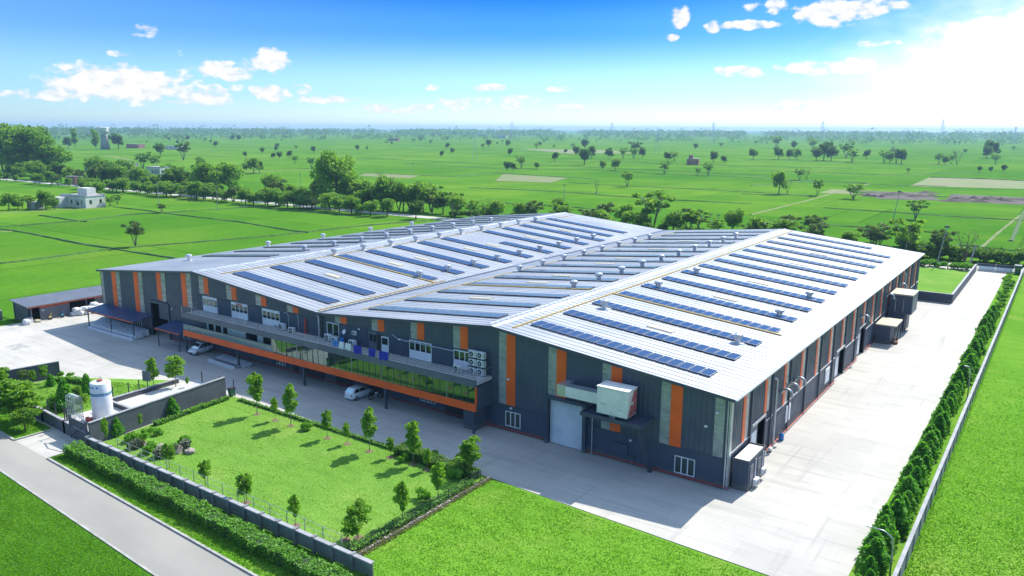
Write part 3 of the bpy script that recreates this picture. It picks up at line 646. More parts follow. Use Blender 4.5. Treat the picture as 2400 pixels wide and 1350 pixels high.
# other walls
MB().box(.02, .28, .3, D, 0, 8.95).build('side_wall', 'clad', fb)
for x0, x1 in zip(RX, RX[1:]): wallpoly(MB(), x0+.02, x1-.02, 0, D-.28, D).build('rear_wall', 'clad', fb)
SX = 110.5
side_doors = [(6.4, 10.2, 4.2), (40.0, 44.2, 3.9), (53.0, 57.0, 4.4), (87.5, 92.0, 4.4)]
seg = [0.28]+[v for d in side_doors for v in d[:2]]+[D-.3]
for a, b in zip(seg[0::2], seg[1::2]):
    MB().box(SX-.3, SX, a, b, 0, 3.5).build('plinth_wall', 'plinth', fb); MB().box(SX-.3, SX-.06, a, b, 3.5, 8.95).build('backing_wall', 'plinth', fb)
for a, b, z in side_doors:
    MB().box(SX-.3, SX-.06, a, b, z, 8.95).build('backing_wall', 'plinth', fb)
    dr = MB().box(SX-.22, SX-.16, a, a+(b-a)*.62, 0.02, z).build('sliding_door', 'clad_light', fb); MB().box(SX-.16, SX-.12, a+.2, a+(b-a)*.5, .4, z-.9).build('door_panel', 'white_paint', dr)
    MB().box(SX-.9, SX-.8, a+(b-a)*.6, b, 0.02, z).build('door_shade_sheet', 'dark', fb)  # last box: black sheet paints the dark interior behind the open part
    MB().box(SX-.3, SX+.16, b, b+.28, 0, z+.2).build('door_jamb', 'trim', fb); MB().box(SX-.06, SX+.16, a-.25, b, z+.003, z+.28).build('door_lintel', 'steel', fb)
def side_rib(y0, y1, zb):
    n = max(1, int((y1-y0)/.5)); p = (y1-y0)/n; xs = []
    for i in range(n):
        a = y0+i*p; xs += [(a, SX-.02), (a+p*.55, SX-.02), (a+p*.68, SX+.02), (a+p*.87, SX+.02)]
    xs.append((y1, SX-.02)); vs = []; fs = []
    for y, x in xs: vs += [(x, y, zb), (x, y, 8.93)]
    for i in range(len(xs)-1): fs.append((2*i, 2*i+2, 2*i+3, 2*i+1))
    return MB().add(vs, fs)
ys = [3.35+6.45*i for i in range(16)]; cur = .28
for i, y in enumerate(ys):
    zb = 3.55
    for a, b, z in side_doors:
        if y+1.7 > a and y < b: zb = z+.3
    side_rib(cur, y, zb if any(cur < b and y > a for a, b, z in side_doors) else 3.55).build('wall_panel', 'clad', fb)
    MB().box(SX-.06, SX+.05, y, y+.75, zb, 8.93).build('orange_stripe', 'orange', fb)
    st = MB().box(SX-.06, SX+.02, y+.75, y+1.65, zb, 8.93).build('light_strip', 'polycarb', fb)
    for k in range(6):
        z = zb+(8.8-zb)*k/5; MB().box(SX+.02, SX+.05, y+.75, y+1.65, z, z+.07).build('glazing_bar', 'steel', st)
    MB().box(SX+.0, SX+.16, y+2.2, y+2.36, .0, 8.9).build('wall_post', 'trim', fb)
    cur = y+1.65
side_rib(cur, D-.3, 3.55).build('wall_panel', 'clad', fb)
for a, b in zip(seg[0::2], seg[1::2]): MB().box(SX, SX+.09, a, b, 3.44, 3.54).build('drip_flashing', 'steel', fb)
# plinth door tops need no backing gaps: corner posts and downpipes
MB().box(110.42, 110.62, -.14, .3, 0, 9).build('corner_trim', 'steel', fb); MB().tube([(110.3, -.2, .1), (110.3, -.2, 8.8)], .07).build('downpipe', 'steel', fb)
MB().tube([(55.3, -.3, 5.95), (55.3, -.3, 8.6), (55.0, -.15, 9.05)], .13).build('downpipe', 'steel', fb); MB().tube([(55.75, -.25, 5.95), (55.75, -.25, 9.0)], .1).build('downpipe', 'dark_metal', fb)
for y in (13.2, 88.8): MB().tube([(SX+.2, y, .1), (SX+.2, y, 7.2), (SX+.2, y-.5, 7.6), (SX+.05, y-.7, 7.6)], .13).build('downpipe', 'steel', fb)
# red fire main at the foot of the walls
for pts in ([(20, -.2, .28), (90.2, -.2, .28)], [(95.8, -.2, .28), (110.75, -.2, .28)], [(110.75, 10.8, .3), (110.75, 39.6, .3)], [(110.75, 44.8, .3), (110.75, 52.6, .3)], [(110.75, 57.6, .3), (110.75, 87, .3)]):
    MB().tube(pts, .055, 6).build('fire_pipe', 'red_pipe', fb)
# roof: four slopes with standing seams, ridge caps, valley gutter, eaves gutters
slopes = []
for k in range(4):
    x0, x1, z0, z1 = RX[k], RX[k+1], RZ[k], RZ[k+1]; m = (z1-z0)/(x1-x0)
    e0 = x0-(.45 if k == 0 else 0); e1 = x1+(.45 if k == 3 else 0); za = z0+m*(e0-x0); zb = z1+m*(e1-x1)
    s = MB().hexa([(e0, -.35, za-.1), (e1, -.35, zb-.1), (e1, D+.35, zb-.1), (e0, D+.35, za-.1), (e0, -.35, za+.06), (e1, -.35, zb+.06), (e1, D+.35, zb+.06), (e0, D+.35, za+.06)]).build('roof_slope', 'roof_sheet', fb)
    rb = MB(); y = .2
    while y < D:
        rb.hexa([(e0, y, za+.062), (e1, y, zb+.062), (e1, y+.07, zb+.062), (e0, y+.07, za+.062), (e0, y+.02, za+.10), (e1, y+.02, zb+.10), (e1, y+.05, zb+.10), (e0, y+.05, za+.10)]); y += 1.02
    tag(rb.build('seam', 'roof_sheet', s), kind='stuff'); slopes.append((x0, z0, m, s))
    for ye in (-.40, D+.36):
        MB().hexa([(e0, ye-.05, za-.2), (e1, ye-.05, zb-.2), (e1, ye+.05, zb-.2), (e0, ye+.05, za-.2), (e0, ye-.05, za+.1), (e1, ye-.05, zb+.1), (e1, ye+.05, zb+.1), (e0, ye+.05, za+.1)]).build('verge_trim', 'trim', s)
for x in (RX[1], RX[3]):
    MB().add([(x-.55, -.36, 11.7-.0), (x, -.36, 11.83), (x+.55, -.36, 11.7), (x-.55, D+.36, 11.7), (x, D+.36, 11.83), (x+.55, D+.36, 11.7)], [(0, 1, 4, 3), (1, 2, 5, 4)]).build('ridge_cap', 'galv', fb)
MB().box(55.0, 55.75, -.36, D+.3, 9.28, 9.36).build('valley_gutter', 'plinth', fb)
MB().box(110.96, 111.16, -.4, D+.4, 8.86, 9.0).build('eaves_gutter', 'steel', fb); MB().box(-.66, -.46, -.4, D+.4, 8.86, 9.0).build('eaves_gutter', 'steel', fb)
def rz(x, off=0):
    return zt(x)+.06+off
def strip_on_roof(x, y0, y1, w, h, mat, nm):
    z = rz(x); MB().box(x-w/2, x+w/2, y0, y1, z+.003, z+h).build(nm, mat, fb)
strip_on_roof(85.4, 1.0, D-1, .2, .12, 'yellow_tray', 'cable_tray'); strip_on_roof(54.6, 0.3, 26, .16, .12, 'yellow_tray', 'cable_tray'); strip_on_roof(31.3, 2, D-2, .16, .1, 'yellow_tray', 'cable_tray')
strip_on_roof(59.9, 3, D-3, .14, .1, 'yellow_tray', 'cable_tray'); strip_on_roof(107.75, 24, D-6, .14, .1, 'white_paint', 'walkway_edge'); strip_on_roof(82.6, .5, D, .14, .1, 'white_paint', 'walkway_edge'); strip_on_roof(28.4, 1, D, .14, .1, 'white_paint', 'walkway_edge')
for k, (xa, xb) in ((1, (31.5, 54.5)), (3, (85.5, 107.7)), (2, (60, 82.4))):   # brown cable run across the slope
    a, b = rz(xa), rz(xb); MB().beam((xa, 23.75, a+.1), (xb, 23.75, b+.1), .28, .12).build('cable_tray', 'yellow_tray', fb)
for k, xs_ in ((1, (40.5, 43.5)), (3, (95.2, 98.4)), (2, (69, 72.5))):
    for i in (1, 3, 4, 6, 7, 9, 11):
        y = 3.4+6.85*i+3.6; a, b = xs_
        if k == 3 and i in (3, 7): continue
        MB().hexa([(a, y, rz(a)+.004), (b, y, rz(b)+.004), (b, y+1, rz(b)+.004), (a, y+1, rz(a)+.004), (a, y, rz(a)+.1), (b, y, rz(b)+.1), (b, y+1, rz(b)+.1), (a, y+1, rz(a)+.1)]).build('roof_light', 'tan_light', fb)
# doors and windows of the front
def window(x0, x1, z0, z1, n, y=-.14, frame='white_paint', parent=fb, lower=0.0, head=0.0, nm='window'):
    w = .07; m = MB().box(x0, x1, y, y+.1, z0, z0+w).box(x0, x1, y, y+.1, z1-w, z1).box(x0, x0+w, y, y+.1, z0+w, z1-w).box(x1-w, x1, y, y+.1, z0+w, z1-w)
    f = m.build(nm, frame, parent); p = (x1-x0-2*w)/n; zl = z0+w
    if lower:
        MB().box(x0+w, x1-w, y+.03, y+.08, z0+w, z0+lower).build('lower_panel', 'white_paint', f); zl = z0+lower
    zh = z1-w
    if head:
        MB().box(x0+w, x1-w, y+.02, y+.08, z1-head, z1-w).build('head_panel', frame, f); zh = z1-head
    for i in range(n):
        a = x0+w+i*p
        MB().box(a+.04, a+p-.04, y+.05, y+.08, zl+.04, zh-.04).build('pane', 'pane', f)
        if i: MB().box(a-.05, a+.05, y+.01, y+.085, zl, zh).build('mullion', frame, f)
    MB().box(x0+w, x1-w, y+.085, y+.13, z0+w, z1-w).build('black_backing', 'dark', f)  # black sheet closing the window behind its panes
    return f
window(85.2, 87.2, .62, 2.35, 3); window(105.3, 107.35, .45, 2.2, 3); window(9.1, 11.9, .45, 1.95, 4); window(23.6, 25.4, .8, 2.0, 3)
window(72.6, 75.0, .9, 2.1, 4); window(46.0, 47.8, .7, 2.1, 3); 
for a, b in ((29.45, 33.0), (36.4, 40.1), (43.4, 47.15)): window(a, b, 6.0, 8.28, 4, lower=.95, head=.35)
window(71.0, 74.5, 6.0, 8.2, 4, lower=1.0, head=.12); window(77.85, 80.35, 6.0, 8.15, 3, lower=1.0, head=.12); window(56.6, 58.85, 6.55, 8.25, 2, head=.1)
d = MB().box(64.2, 65.6, -.16, -.06, 6.0, 8.2).build('terrace_door', 'clad_light', fb); MB().box(64.4, 64.9, -.18, -.16, 7.0, 7.9).build('pane', 'pane', d); MB().box(65.05, 65.5, -.18, -.16, 6.9, 7.9).build('pane', 'pane', d)
MB().box(65.6, 66.4, -.14, -.1, 6.0, 8.0).build('door_shade_sheet', 'dark', fb); d = MB().box(66.4, 67.6, -.16, -.06, 6.0, 7.9).build('terrace_door', 'white_paint', fb); MB().box(66.5, 67.5, -.18, -.16, 6.9, 7.75).build('pane', 'pane', d)  # flat black sheet paints the darkness of the open terrace doorway
MB().box(37.6, 39.0, -.17, -.14, 7.98, 8.2).build('door_sign', 'red_print', fb)
MB().box(52.4, 52.7, -.3, -.2, 6.0, 8.1).build('fire_hose_post', 'red_pipe', fb)
# big open doorway at the left with a black sheet painting the unlit hall behind
MB().box(15.2, 19.9, 2.5, 2.6, 0.02, 5.4).build('doorway_shade_sheet', 'dark', fb)
MB().box(14.8, 15.2, -.25, .3, 0, 5.75).build('door_jamb', 'trim', fb); MB().box(19.9, 20.3, -.25, .3, 0, 5.75).build('door_jamb', 'trim', fb); MB().box(15.2, 19.9, -.25, .055, 5.4, 5.75).build('door_lintel', 'trim', fb)
# roller shutter
sh = MB().box(90.95, 95.1, .08, .12, .02, 5.0).build('roller_shutter', 'shutter', fb)
for i in range(24): MB().hexa([(90.98, .03, .05+i*.205), (95.07, .03, .05+i*.205), (95.07, .079, .05+i*.205), (90.98, .079, .05+i*.205), (90.98, -.03, .05+i*.205+.04), (95.07, -.03, .05+i*.205+.04), (95.07, .079, .05+i*.205+.17), (90.98, .079, .05+i*.205+.17)]).build('slat', 'shutter', sh)
MB().box(90.5, 90.9, -.45, .28, 0, 5.35).build('door_jamb', 'plinth', fb); MB().box(95.15, 95.55, -.45, .28, 0, 5.35).build('door_jamb', 'plinth', fb); MB().box(90.9, 95.15, -.45, .055, 5.0, 5.35).build('door_lintel', 'plinth', fb)
# floodlights on the walls
for x, y, z in ((85.7, -.3, 6.1), (108.3, -.3, 5.9), (86.0, -.2, 2.8), (100.6, -.2, 2.6), (62.6, -.2, 8.2), (69.5, -.2, 8.0), (21.9, -.6, 5.3), (109.3, -.2, 7.4)):
    l = MB().lathe([(.05, -.1), (.15, -.08), (.17, .05), (.06, .1)], 10).build('wall_lamp', 'white_paint', fb, (x, y, z), smooth=True); MB().beam((0, .12, 0), (0, -y-.05, .05), .05).build('bracket', 'dark_metal', l)
# cable conduits above the terrace
for pts in ([(68.2, -.15, 8.45), (69.2, -.15, 7.95), (78, -.15, 7.95)], [(79.9, -.15, 8.6), (80.4, -.15, 8.3)], [(49.0, -.12, 6.2), (49.0, -.12, 8.0), (48.7, -.12, 8.4), (48.2, -.12, 8.3)], [(51.0, -.12, 6.2), (51.0, -.12, 8.1), (50.8, -.12, 8.4)]):
    MB().tube(pts, .06, 6).build('conduit', 'steel', fb)
MB().box(98.7, 100.3, -.2, -.03, .9, 2.0).build('meter_box', 'plinth', fb); MB().box(100.6, 101.0, -.22, -.03, .1, 1.0).build('meter_box', 'plinth', fb); MB().tube([(96.3, -.35, .05), (96.3, -.35, 5.0)], .06).build('downpipe', 'steel', fb)

# ------------------------------------------------------------------ office gallery hung on the front
gal = thing('office_gallery', 'long glazed office gallery with orange base band projecting from the factory front', 'office', (0, 0, 0))
GX0, GX1, GY = 28.5, 83.25, -3.0
MB().box(GX0, GX1, GY+.1, -.13, 2.7, 3.42).build('floor_slab', 'plinth', gal); MB().box(GX0-.05, GX1+.05, GY-.06, GY+.098, 2.6, 3.48).build('orange_band', 'orange', gal)
MB().box(GX0-.2, GX1+.1, GY-.1, GY+.08, 5.42, 6.18).build('fascia', 'clad_light', gal); MB().box(GX0-.2, GX1+.1, GY+.083, -.13, 5.6, 5.98).build('roof_slab', 'slab', gal)
MB().box(GX1+.0, GX1+.12, GY+.1, -.13, 2.75, 5.42).build('end_wall', 'clad', gal); MB().box(GX1-.02, GX1+.16, GY-.07, GY+.1, 3.48, 5.42).build('corner_post', 'orange', gal); MB().box(GX1-.4, GX1-.3, -.5, -.14, 5.42, 5.6).build('soffit_trim', 'trim', gal)
# open balcony at the left end: glass balustrade, cream wall set back
for i in range(14):
    a = GX0+.05+i*1.45; MB().box(a, a+1.40, GY+.0, GY+.03, 3.482, 4.38).build('balustrade_pane', 'glass_rail', gal); MB().box(a-.035, a+.0, GY-.01, GY+.05, 3.482, 4.42).build('balustrade_post', 'trim', gal)
MB().box(GX0, 48.8, GY-.02, GY+.05, 4.40, 4.46).build('handrail', 'trim', gal)
x = 31.8
for w_, k in ((.5, 'c'), (1.2, 'g'), (.5, 'c'), (1.3, 'g'), (.5, 'c'), (1.0, 'd'), (2.7, 'c'), (1.6, 'c'), (1.3, 'g'), (1.2, 'g'), (1.3, 'c'), (1.6, 'g'), (1.5, 'g'), (.6, 'c')):
    MB().box(x, x+w_-.05, -1.3, -1.2, 3.425, 5.58).build({'c': 'cream_panel', 'g': 'glazed_panel', 'd': 'door_shade_panel'}[k], {'c': 'cream', 'g': 'glass', 'd': 'dark'}[k], gal); x += w_  # the door entry is a black panel painting a dark doorway
MB().box(31.5, 48.5, -1.15, -1.1, 3.425, 5.58).build('back_wall', 'plinth', gal)
MB().box(48.75, 48.85, -2.95, -.14, 3.425, 5.58).build('partition', 'cream', gal)
for i in range(5): MB().box(48.95+i*1.1, 49.95+i*1.1, -1.9, -1.85, 3.425, 5.5).build('cream_panel', 'cream', gal)
n = 34; p = (GX1-48.9)/n
for i in range(n):
    a = 48.9+i*p; MB().box(a+.03, a+p-.03, GY+.0, GY+.03, 3.482, 5.415).build('glass_pane', 'glass', gal)
    MB().box(a-.03, a+.03, GY-.03, GY+.06, 3.482, 5.415).build('mullion', 'steel' if i % 5 == 0 else 'trim', gal)
for xx in (GX0+.3, 41.2, 55.0, 69.6, 82.9): MB().box(xx-.12, xx+.12, GY+.0, GY+.26, 0, 2.7).build('column', 'trim', gal)
MB().box(80.9, 82.6, -2.2, -.1, 0, 2.69).build('entrance_box', 'clad', gal)
for a, b in ((49.5, 50.3), (52, 55.5), (58, 61), (64.5, 66.0), (76.5, 79.5)): MB().box(a, b, -.16, -.05, .05, 2.45).build('opening_shade_panel', 'dark', gal)  # flat black panels paint the shade of openings under the gallery
# terrace railing
for i in range(23):
    xx = GX0+i*(GX1-GX0)/22; MB().box(xx-.045, xx+.045, GY-.04, GY+.04, 6.182, 7.08).build('railing_post', 'steel', gal)
for z in (6.42, 6.66, 6.88, 7.05): MB().box(GX0, GX1, GY-.03, GY+.03, z, z+.055).build('railing_bar', 'clad_light', gal)
MB().box(GX0-.03, GX0+.03, GY, -.2, 6.4, 6.45).box(GX0-.03, GX0+.03, GY, -.2, 7.02, 7.06).build('railing_bar', 'steel', gal); MB().box(GX1-.03, GX1+.03, GY, -.2, 7.02, 7.06).build('railing_bar', 'steel', gal)
# desks seen through the glass
desk = None
for i, xx in enumerate((60.0, 63.5, 71.2, 73.6, 76.2, 78.6, 81.0)):
    lab = 'white office desk with partition behind the gallery glass, %s from the left' % ordn(i+1)
    if desk is None:
        desk = thing('office_desk', lab, 'desk', (xx, -1.9, 3.42), 0, 'desks in the glazed gallery')
        MB().box(-.7, .7, -.35, .35, .70, .75).build('desk_top', 'white_paint', desk); MB().box(-.7, .7, .36, .40, 0, 1.15).build('partition', 'white_paint', desk)
        for sx in (-.66, .62): MB().box(sx, sx+.04, -.33, .33, 0, .70).build('leg', 'white_paint', desk)
    else: clone(desk, (xx, -1.9-.3*(i % 2), 3.42), .3*(i % 3-1), label=lab)
# ------------------------------------------------------------------ solar rows on the roof
PW, PD = 1.06, 2.25
pan = MB().box(0, PW, 0, PD, -.04, 0).mesh('solar_panel', 'steel')
cel = MB().box(.035, PW-.035, .035, PD-.035, 0.001, .006).mesh('cell_face', 'solar_cell')
pitchx = 1.175
TILT = math.radians(1.5)
slope_nm = {0: 'leftmost roof slope', 1: 'second roof slope', 2: 'third roof slope', 3: 'rightmost roof slope'}
rowspec = {3: (86.1, 18, range(15)), 1: (32.2, 18, range(14)), 2: (60.7, 18, range(15)), 0: (3.6, 17, range(2, 15))}
for k in (3, 1, 2, 0):
    xs, n, rows = rowspec[k]; x0, z0, m, _ = slopes[k]; ang = math.atan(m)
    for ri, i in enumerate(rows):
        y = 3.3+6.85*i; a, nn = xs, n
        if k == 3 and i == 14: nn = 14
        if k == 1 and i == 8: a, nn = xs+8*pitchx, 10
        if k == 1 and i > 11: a = xs-1.6
        t = thing('solar_array', 'dark blue solar panel row on the %s, %s from the front' % (slope_nm[k], ordn(ri+1)), 'solar panels', (a, y, zt(a)+.06), 0, 'solar rows on the factory roof')
        t.rotation_euler = (0, -ang, 0)
        L = nn*pitchx
        MB().box(0, L-.1, .10, .16, .0, .15).build('support_rail', 'dark_metal', t); MB().box(0, L-.1, PD-.3, PD-.22, .0, .10).build('support_rail', 'dark_metal', t)
        for j in range(nn):
            p = obj('solar_panel', pan, t, (j*pitchx, 0, .20+.004*((j*7) % 3))); p.rotation_euler = (-TILT, 0, 0)
            obj('cell_face', cel, p)
# ------------------------------------------------------------------ turbine ventilators on the roof
vent = None
def vent_at(x, y, label):
    global vent
    loc = (x, y, zt(x)+.05)
    if vent is None:
        vent = thing('roof_ventilator', label, 'ventilator', loc, 0, 'turbine ventilators on the factory roof')
        MB().box(-.75, .75, -.5, .5, -.08, .05).build('flashing', 'white_paint', vent); MB().lathe([(.34, .0), (.34, .5), (.40, .52), (.40, .58)], 16).build('throat', 'galv', vent, smooth=False)
        h = MB().lathe([(.40, .58), (.55, .7), (.58, .85), (.50, 1.02), (.2, 1.12), (.05, 1.14)], 16).build('turbine_head', 'galv', vent)
        fm = MB()
        for q in range(16):
            a = 2*math.pi*q/16; fm.beam((math.cos(a)*.57, math.sin(a)*.57, .66), (math.cos(a+.25)*.53, math.sin(a+.25)*.53, 1.0), .04, .05)
        fm.build('vanes', 'steel', h)
    else: clone(vent, loc, label=label)
def vents(x, ylist, nm):
    for j, y in enumerate(ylist): vent_at(x, y, 'metal ventilator on the %s, %s from the front' % (nm, ordn(j+1)))
vents(88.2, (16.6, 32.0, 45.6), 'ridge side of the right-hand roof slope'); vents(105.0, (16.8, 32.0, 45.8), 'eaves side of the right-hand roof slope')
vents(60.4, [38.2+7.0*i for i in range(8)], 'valley side of the third roof slope'); vents(78.8, [24.9+7.1*i for i in range(10)], 'ridge side of the third roof slope')
vents(31.0, [24.6+6.95*i for i in range(10)], 'ridge side of the second roof slope'); vents(50.6, [24.6+6.95*i for i in range(9)], 'valley side of the second roof slope')
vents(22.0, [25.6+7*i for i in range(9)], 'ridge side of the far left roof slope'); vents(1.5, [33.6, 48.1, 62.4, 76.5], 'outer edge of the far left roof slope')
vent_at(7.5, 12.0, 'lone metal ventilator near the front of the far left roof slope')

# ------------------------------------------------------------------ air conditioners and things on the terrace
ac = None
def ac_unit(x, y, z, label, rz=0, s=1.0):
    global ac
    if ac is None:
        ac = thing('air_conditioner', label, 'air conditioner', (x, y, z), rz, 'white outdoor air-conditioning units')
        b = MB().box(-.48, .48, -.19, .19, .06, .76).build('casing', 'white_paint', ac, bevel=.025); MB().disc_y(-.12, -.20, .41, .27, .02, 18).build('fan_grille', 'dark_metal', ac)
        MB().disc_y(-.12, -.21, .41, .08, .02, 10).build('fan_hub', 'white_paint', ac); MB().box(.27, .42, -.197, -.188, .15, .68).build('side_vent', 'steel', ac)
        for sx in (-.36, .3): MB().box(sx, sx+.06, -.2, .2, 0, .06).build('foot', 'dark_metal', ac)
    else: clone(ac, (x, y, z), rz, s, label)
for r, z in enumerate((6.0, 6.95, 7.9)):
    for c, x in enumerate((81.2, 82.35)):
        ac_unit(x, -.75, z, 'white outdoor air conditioner stacked at the right terrace end, %s row, %s' % (('bottom', 'middle', 'top')[r], ('left', 'right')[c]), s=1.08)
ac_unit(79.4, -1.3, 5.99, 'white outdoor air conditioner standing on the terrace left of the stack', s=1.1)
ac_unit(48.3, -.7, 5.99, 'white outdoor air conditioner beside the third white window of the terrace', s=1.25); ac_unit(50.4, -.8, 5.99, 'smaller tilted white air conditioner left of the red hose post', .4, .95)
ac_unit(46.9, -.6, 5.99, 'small white unit at the right foot of the third white window', .2, .7)
ac_unit(57.6, -.8, 5.99, 'white twin-fan air conditioner under the square terrace window', 0, 1.2); ac_unit(58.9, -.9, 5.99, 'white air conditioner right next to the twin-fan unit on the terrace', 0, 1.0)
ac_unit(62.0, -.8, 5.99, 'white air conditioner left of the open terrace door', .15, 1.1); ac_unit(61.9, -.35, 7.35, 'boxy white air conditioner fixed high on the wall above the terrace', 0, .7)
rk = thing('steel_rack', 'dark steel rack carrying the stacked air conditioners', 'rack', (81.8, -.75, 5.985), 0)
for sx in (-1.18, 1.14): 
    for sy in (-.24, .2): MB().box(sx, sx+.04, sy, sy+.04, 0, 2.75).build('upright', 'dark_metal', rk)
for z in (.93, 1.88): MB().box(-1.16, 1.16, -.22, .22, z-.03, z+.01).build('shelf', 'dark_metal', rk)
dish = thing('satellite_dish', 'small grey dish on the wall above the blue drum', 'dish', (60.0, -.35, 7.5)); MB().lathe([(.02, .1), (.2, .06), (.32, 0), (.33, -.02)], 14).build('reflector', 'white_paint', dish).rotation_euler.x = 1.1; MB().beam((0, .05, 0), (0, .3, -.1), .05).build('arm', 'dark_metal', dish)
dr = thing('water_drum', 'blue plastic drum standing on the terrace below the dish', 'drum', (60.0, -.7, 5.985)); MB().lathe([(.25, 0), (.28, .2), (.26, .4), (.28, .6), (.25, .8), (.2, .84)], 14).build('barrel', 'blue_plastic', dr, smooth=True); MB().lathe([(.1, .84), (.1, .9)], 10).build('cap', 'dark', dr)
cl = MB()
def cloth(x0, x1, label, drop, mat='blue_cloth'):
    rng = random.Random(int(x0*10)); vs = []; n = 7; ys = [(-2.93, -.35), (-2.95, -.02), (-3.0, .03), (-3.06, -.02), (-3.08, -drop*.5), (-3.09, -drop)]
    for j, (y, z) in enumerate(ys):
        for i in range(n+1): vs.append((x0+(x1-x0)*i/n+rng.uniform(-.04, .04), y-.05*abs(math.sin(i*1.7+j)), 7.12+z+(rng.uniform(-.12, .1) if j in (0, 5) else 0)))
    fs = [(j*(n+1)+i, j*(n+1)+i+1, (j+1)*(n+1)+i+1, (j+1)*(n+1)+i) for j in range(len(ys)-1) for i in range(n)]
    o = MB().add(vs, fs).build('hanging_cloth', mat); sm = o.modifiers.new('thick', 'SOLIDIFY'); sm.thickness = .015
    return tag(o, label, 'cloth', 'cloths drying on the terrace railing')
cloth(64.6, 65.9, 'blue cloth over the terrace railing, leftmost of the three deep blue ones', .95); cloth(67.2, 68.3, 'blue cloth over the terrace railing, middle of the three deep blue ones', .9); cloth(68.9, 70.4, 'blue cloth over the terrace railing, rightmost and widest', 1.0)
cloth(60.9, 61.9, 'light blue cloth over the terrace railing left of the white ones', .7, 'blue_plastic'); cloth(62.1, 62.9, 'white cloth over the terrace railing beside the light blue one', .7, 'white_paint'); cloth(63.2, 64.2, 'white cloth over the terrace railing next to the deep blue cloths', .75, 'white_paint')

# ------------------------------------------------------------------ evaporative cooler on its platform
pf = thing('cooler_platform', 'dark steel canopy platform carrying the white cooler, propped by a slanted post', 'platform', (0, 0, 0))
MB().box(96.5, 103.0, -3.0, -.13, 5.3, 5.42).build('deck', 'plinth', pf); MB().box(96.4, 103.1, -3.12, -3.002, 5.2, 5.55).build('edge_beam', 'trim', pf); MB().box(103.002, 103.12, -3.0, -.13, 5.2, 5.55).build('edge_beam', 'trim', pf); MB().box(96.38, 96.498, -3.0, -.13, 5.2, 5.55).build('edge_beam', 'trim', pf)
MB().beam((103.0, -.55, 0), (102.6, -2.7, 5.2), .34, .34).build('slanted_post', 'trim', pf); MB().tube([(96.7, -2.6, 5.2), (96.7, -.5, 4.2)], .05).build('brace', 'trim', pf)
ec = thing('cooling_unit', 'big white box cooler with red printed side above the roller shutter', 'cooler', (98.0, -2.65, 5.42))
MB().box(0, 3.35, 0, 1.95, .28, 2.95).build('casing', 'offwhite', ec, bevel=.05); MB().box(-.04, 3.39, -.04, 1.99, 2.952, 3.05).build('lid', 'cream', ec); MB().add([(3.37, .1, .4), (3.37, 1.85, .4), (3.37, 1.85, 2.8), (3.37, 1.2, 2.8)], [(0, 1, 2, 3)]).build('printed_side', 'red_print', ec)
MB().add([(3.375, .7, 1.5), (3.375, 1.3, 1.62), (3.375, 1.3, 1.82), (3.375, .7, 1.7)], [(0, 1, 2, 3)]).build('lettering_band', 'white_paint', ec)
for sx in (.2, 3.0):
    for sy in (.1, 1.7): MB().box(sx, sx+.12, sy, sy+.12, 0, .28).build('foot', 'dark_metal', ec)
for sx in (1.55, 1.8, 2.0): MB().tube([(sx, -.02, .8), (sx, -.08, .2), (sx, -.02, -.1)], .03, 6).build('water_pipe', 'white_paint', ec)
MB().box(-.02+.5, 1.1, -.015, -.002, 1.3, 1.36).build('panel_seam', 'steel', ec); MB().box(2.2, 2.9, -.015, -.002, 1.0, 1.05).build('panel_seam', 'steel', ec)
du = thing('air_duct', 'square sheet-metal duct leading from the white cooler into the wall', 'duct', (0, 0, 0))
MB().box(94.0, 97.97, -2.0, -1.0, 6.3, 7.4).build('duct_run', 'offwhite', du); MB().box(93.0, 93.998, -2.0, -.08, 6.25, 7.45).build('elbow', 'galv', du); MB().box(94.0, 97.9, -2.01, -.99, 7.402, 7.43).build('duct_lid', 'galv', du)
MB().beam((95.2, -1.9, 6.29), (95.2, -.5, 5.3), .06).build('duct_bracket', 'trim', du)

# ------------------------------------------------------------------ canopies, bundles and beams in front of the left wing
cp = thing('canopy', 'wide navy sheet canopy on thin posts over white bundles at the left front', 'canopy', (0, 0, 0))
nseg = 14
for i in range(nseg):
    a = .9+i*(14.6/nseg); b = a+14.6/nseg-.01
    MB().hexa([(a, -3.5, 2.75), (b, -3.5, 2.75), (b, -.1, 3.25), (a, -.1, 3.25), (a, -3.5, 2.81), (b, -3.5, 2.81+.03*(i % 2)), (b, -.1, 3.31), (a, -.1, 3.31)]).build('roof_sheet', 'navy_sheet', cp)
MB().box(.85, 15.55, -3.60, -3.503, 2.6, 2.83).build('fascia', 'red_fascia', cp)
for x in (1.3, 8.4, 15.2): MB().box(x-.07, x+.07, -3.4, -3.26, 0, 2.75).build('post', 'trim', cp)
c2 = thing('canopy', 'small dark blue canopy beside the open doorway, left of the gallery', 'canopy', (0, 0, 0))
for i in range(5): MB().hexa([(21.6+i*1.25, -3.4, 2.75), (22.83+i*1.25, -3.4, 2.75), (22.83+i*1.25, -.14, 3.35), (21.6+i*1.25, -.14, 3.35), (21.6+i*1.25, -3.4, 2.81), (22.83+i*1.25, -3.4, 2.81), (22.83+i*1.25, -.14, 3.41), (21.6+i*1.25, -.14, 3.41)]).build('roof_sheet', 'navy_sheet', c2)
MB().box(21.5, 28.0, -3.5, -3.403, 2.62, 2.83).build('fascia', 'red_fascia', c2)
for x in (22.0, 27.5): MB().box(x-.06, x+.06, -3.3, -3.18, 0, 2.74).build('post', 'trim', c2)
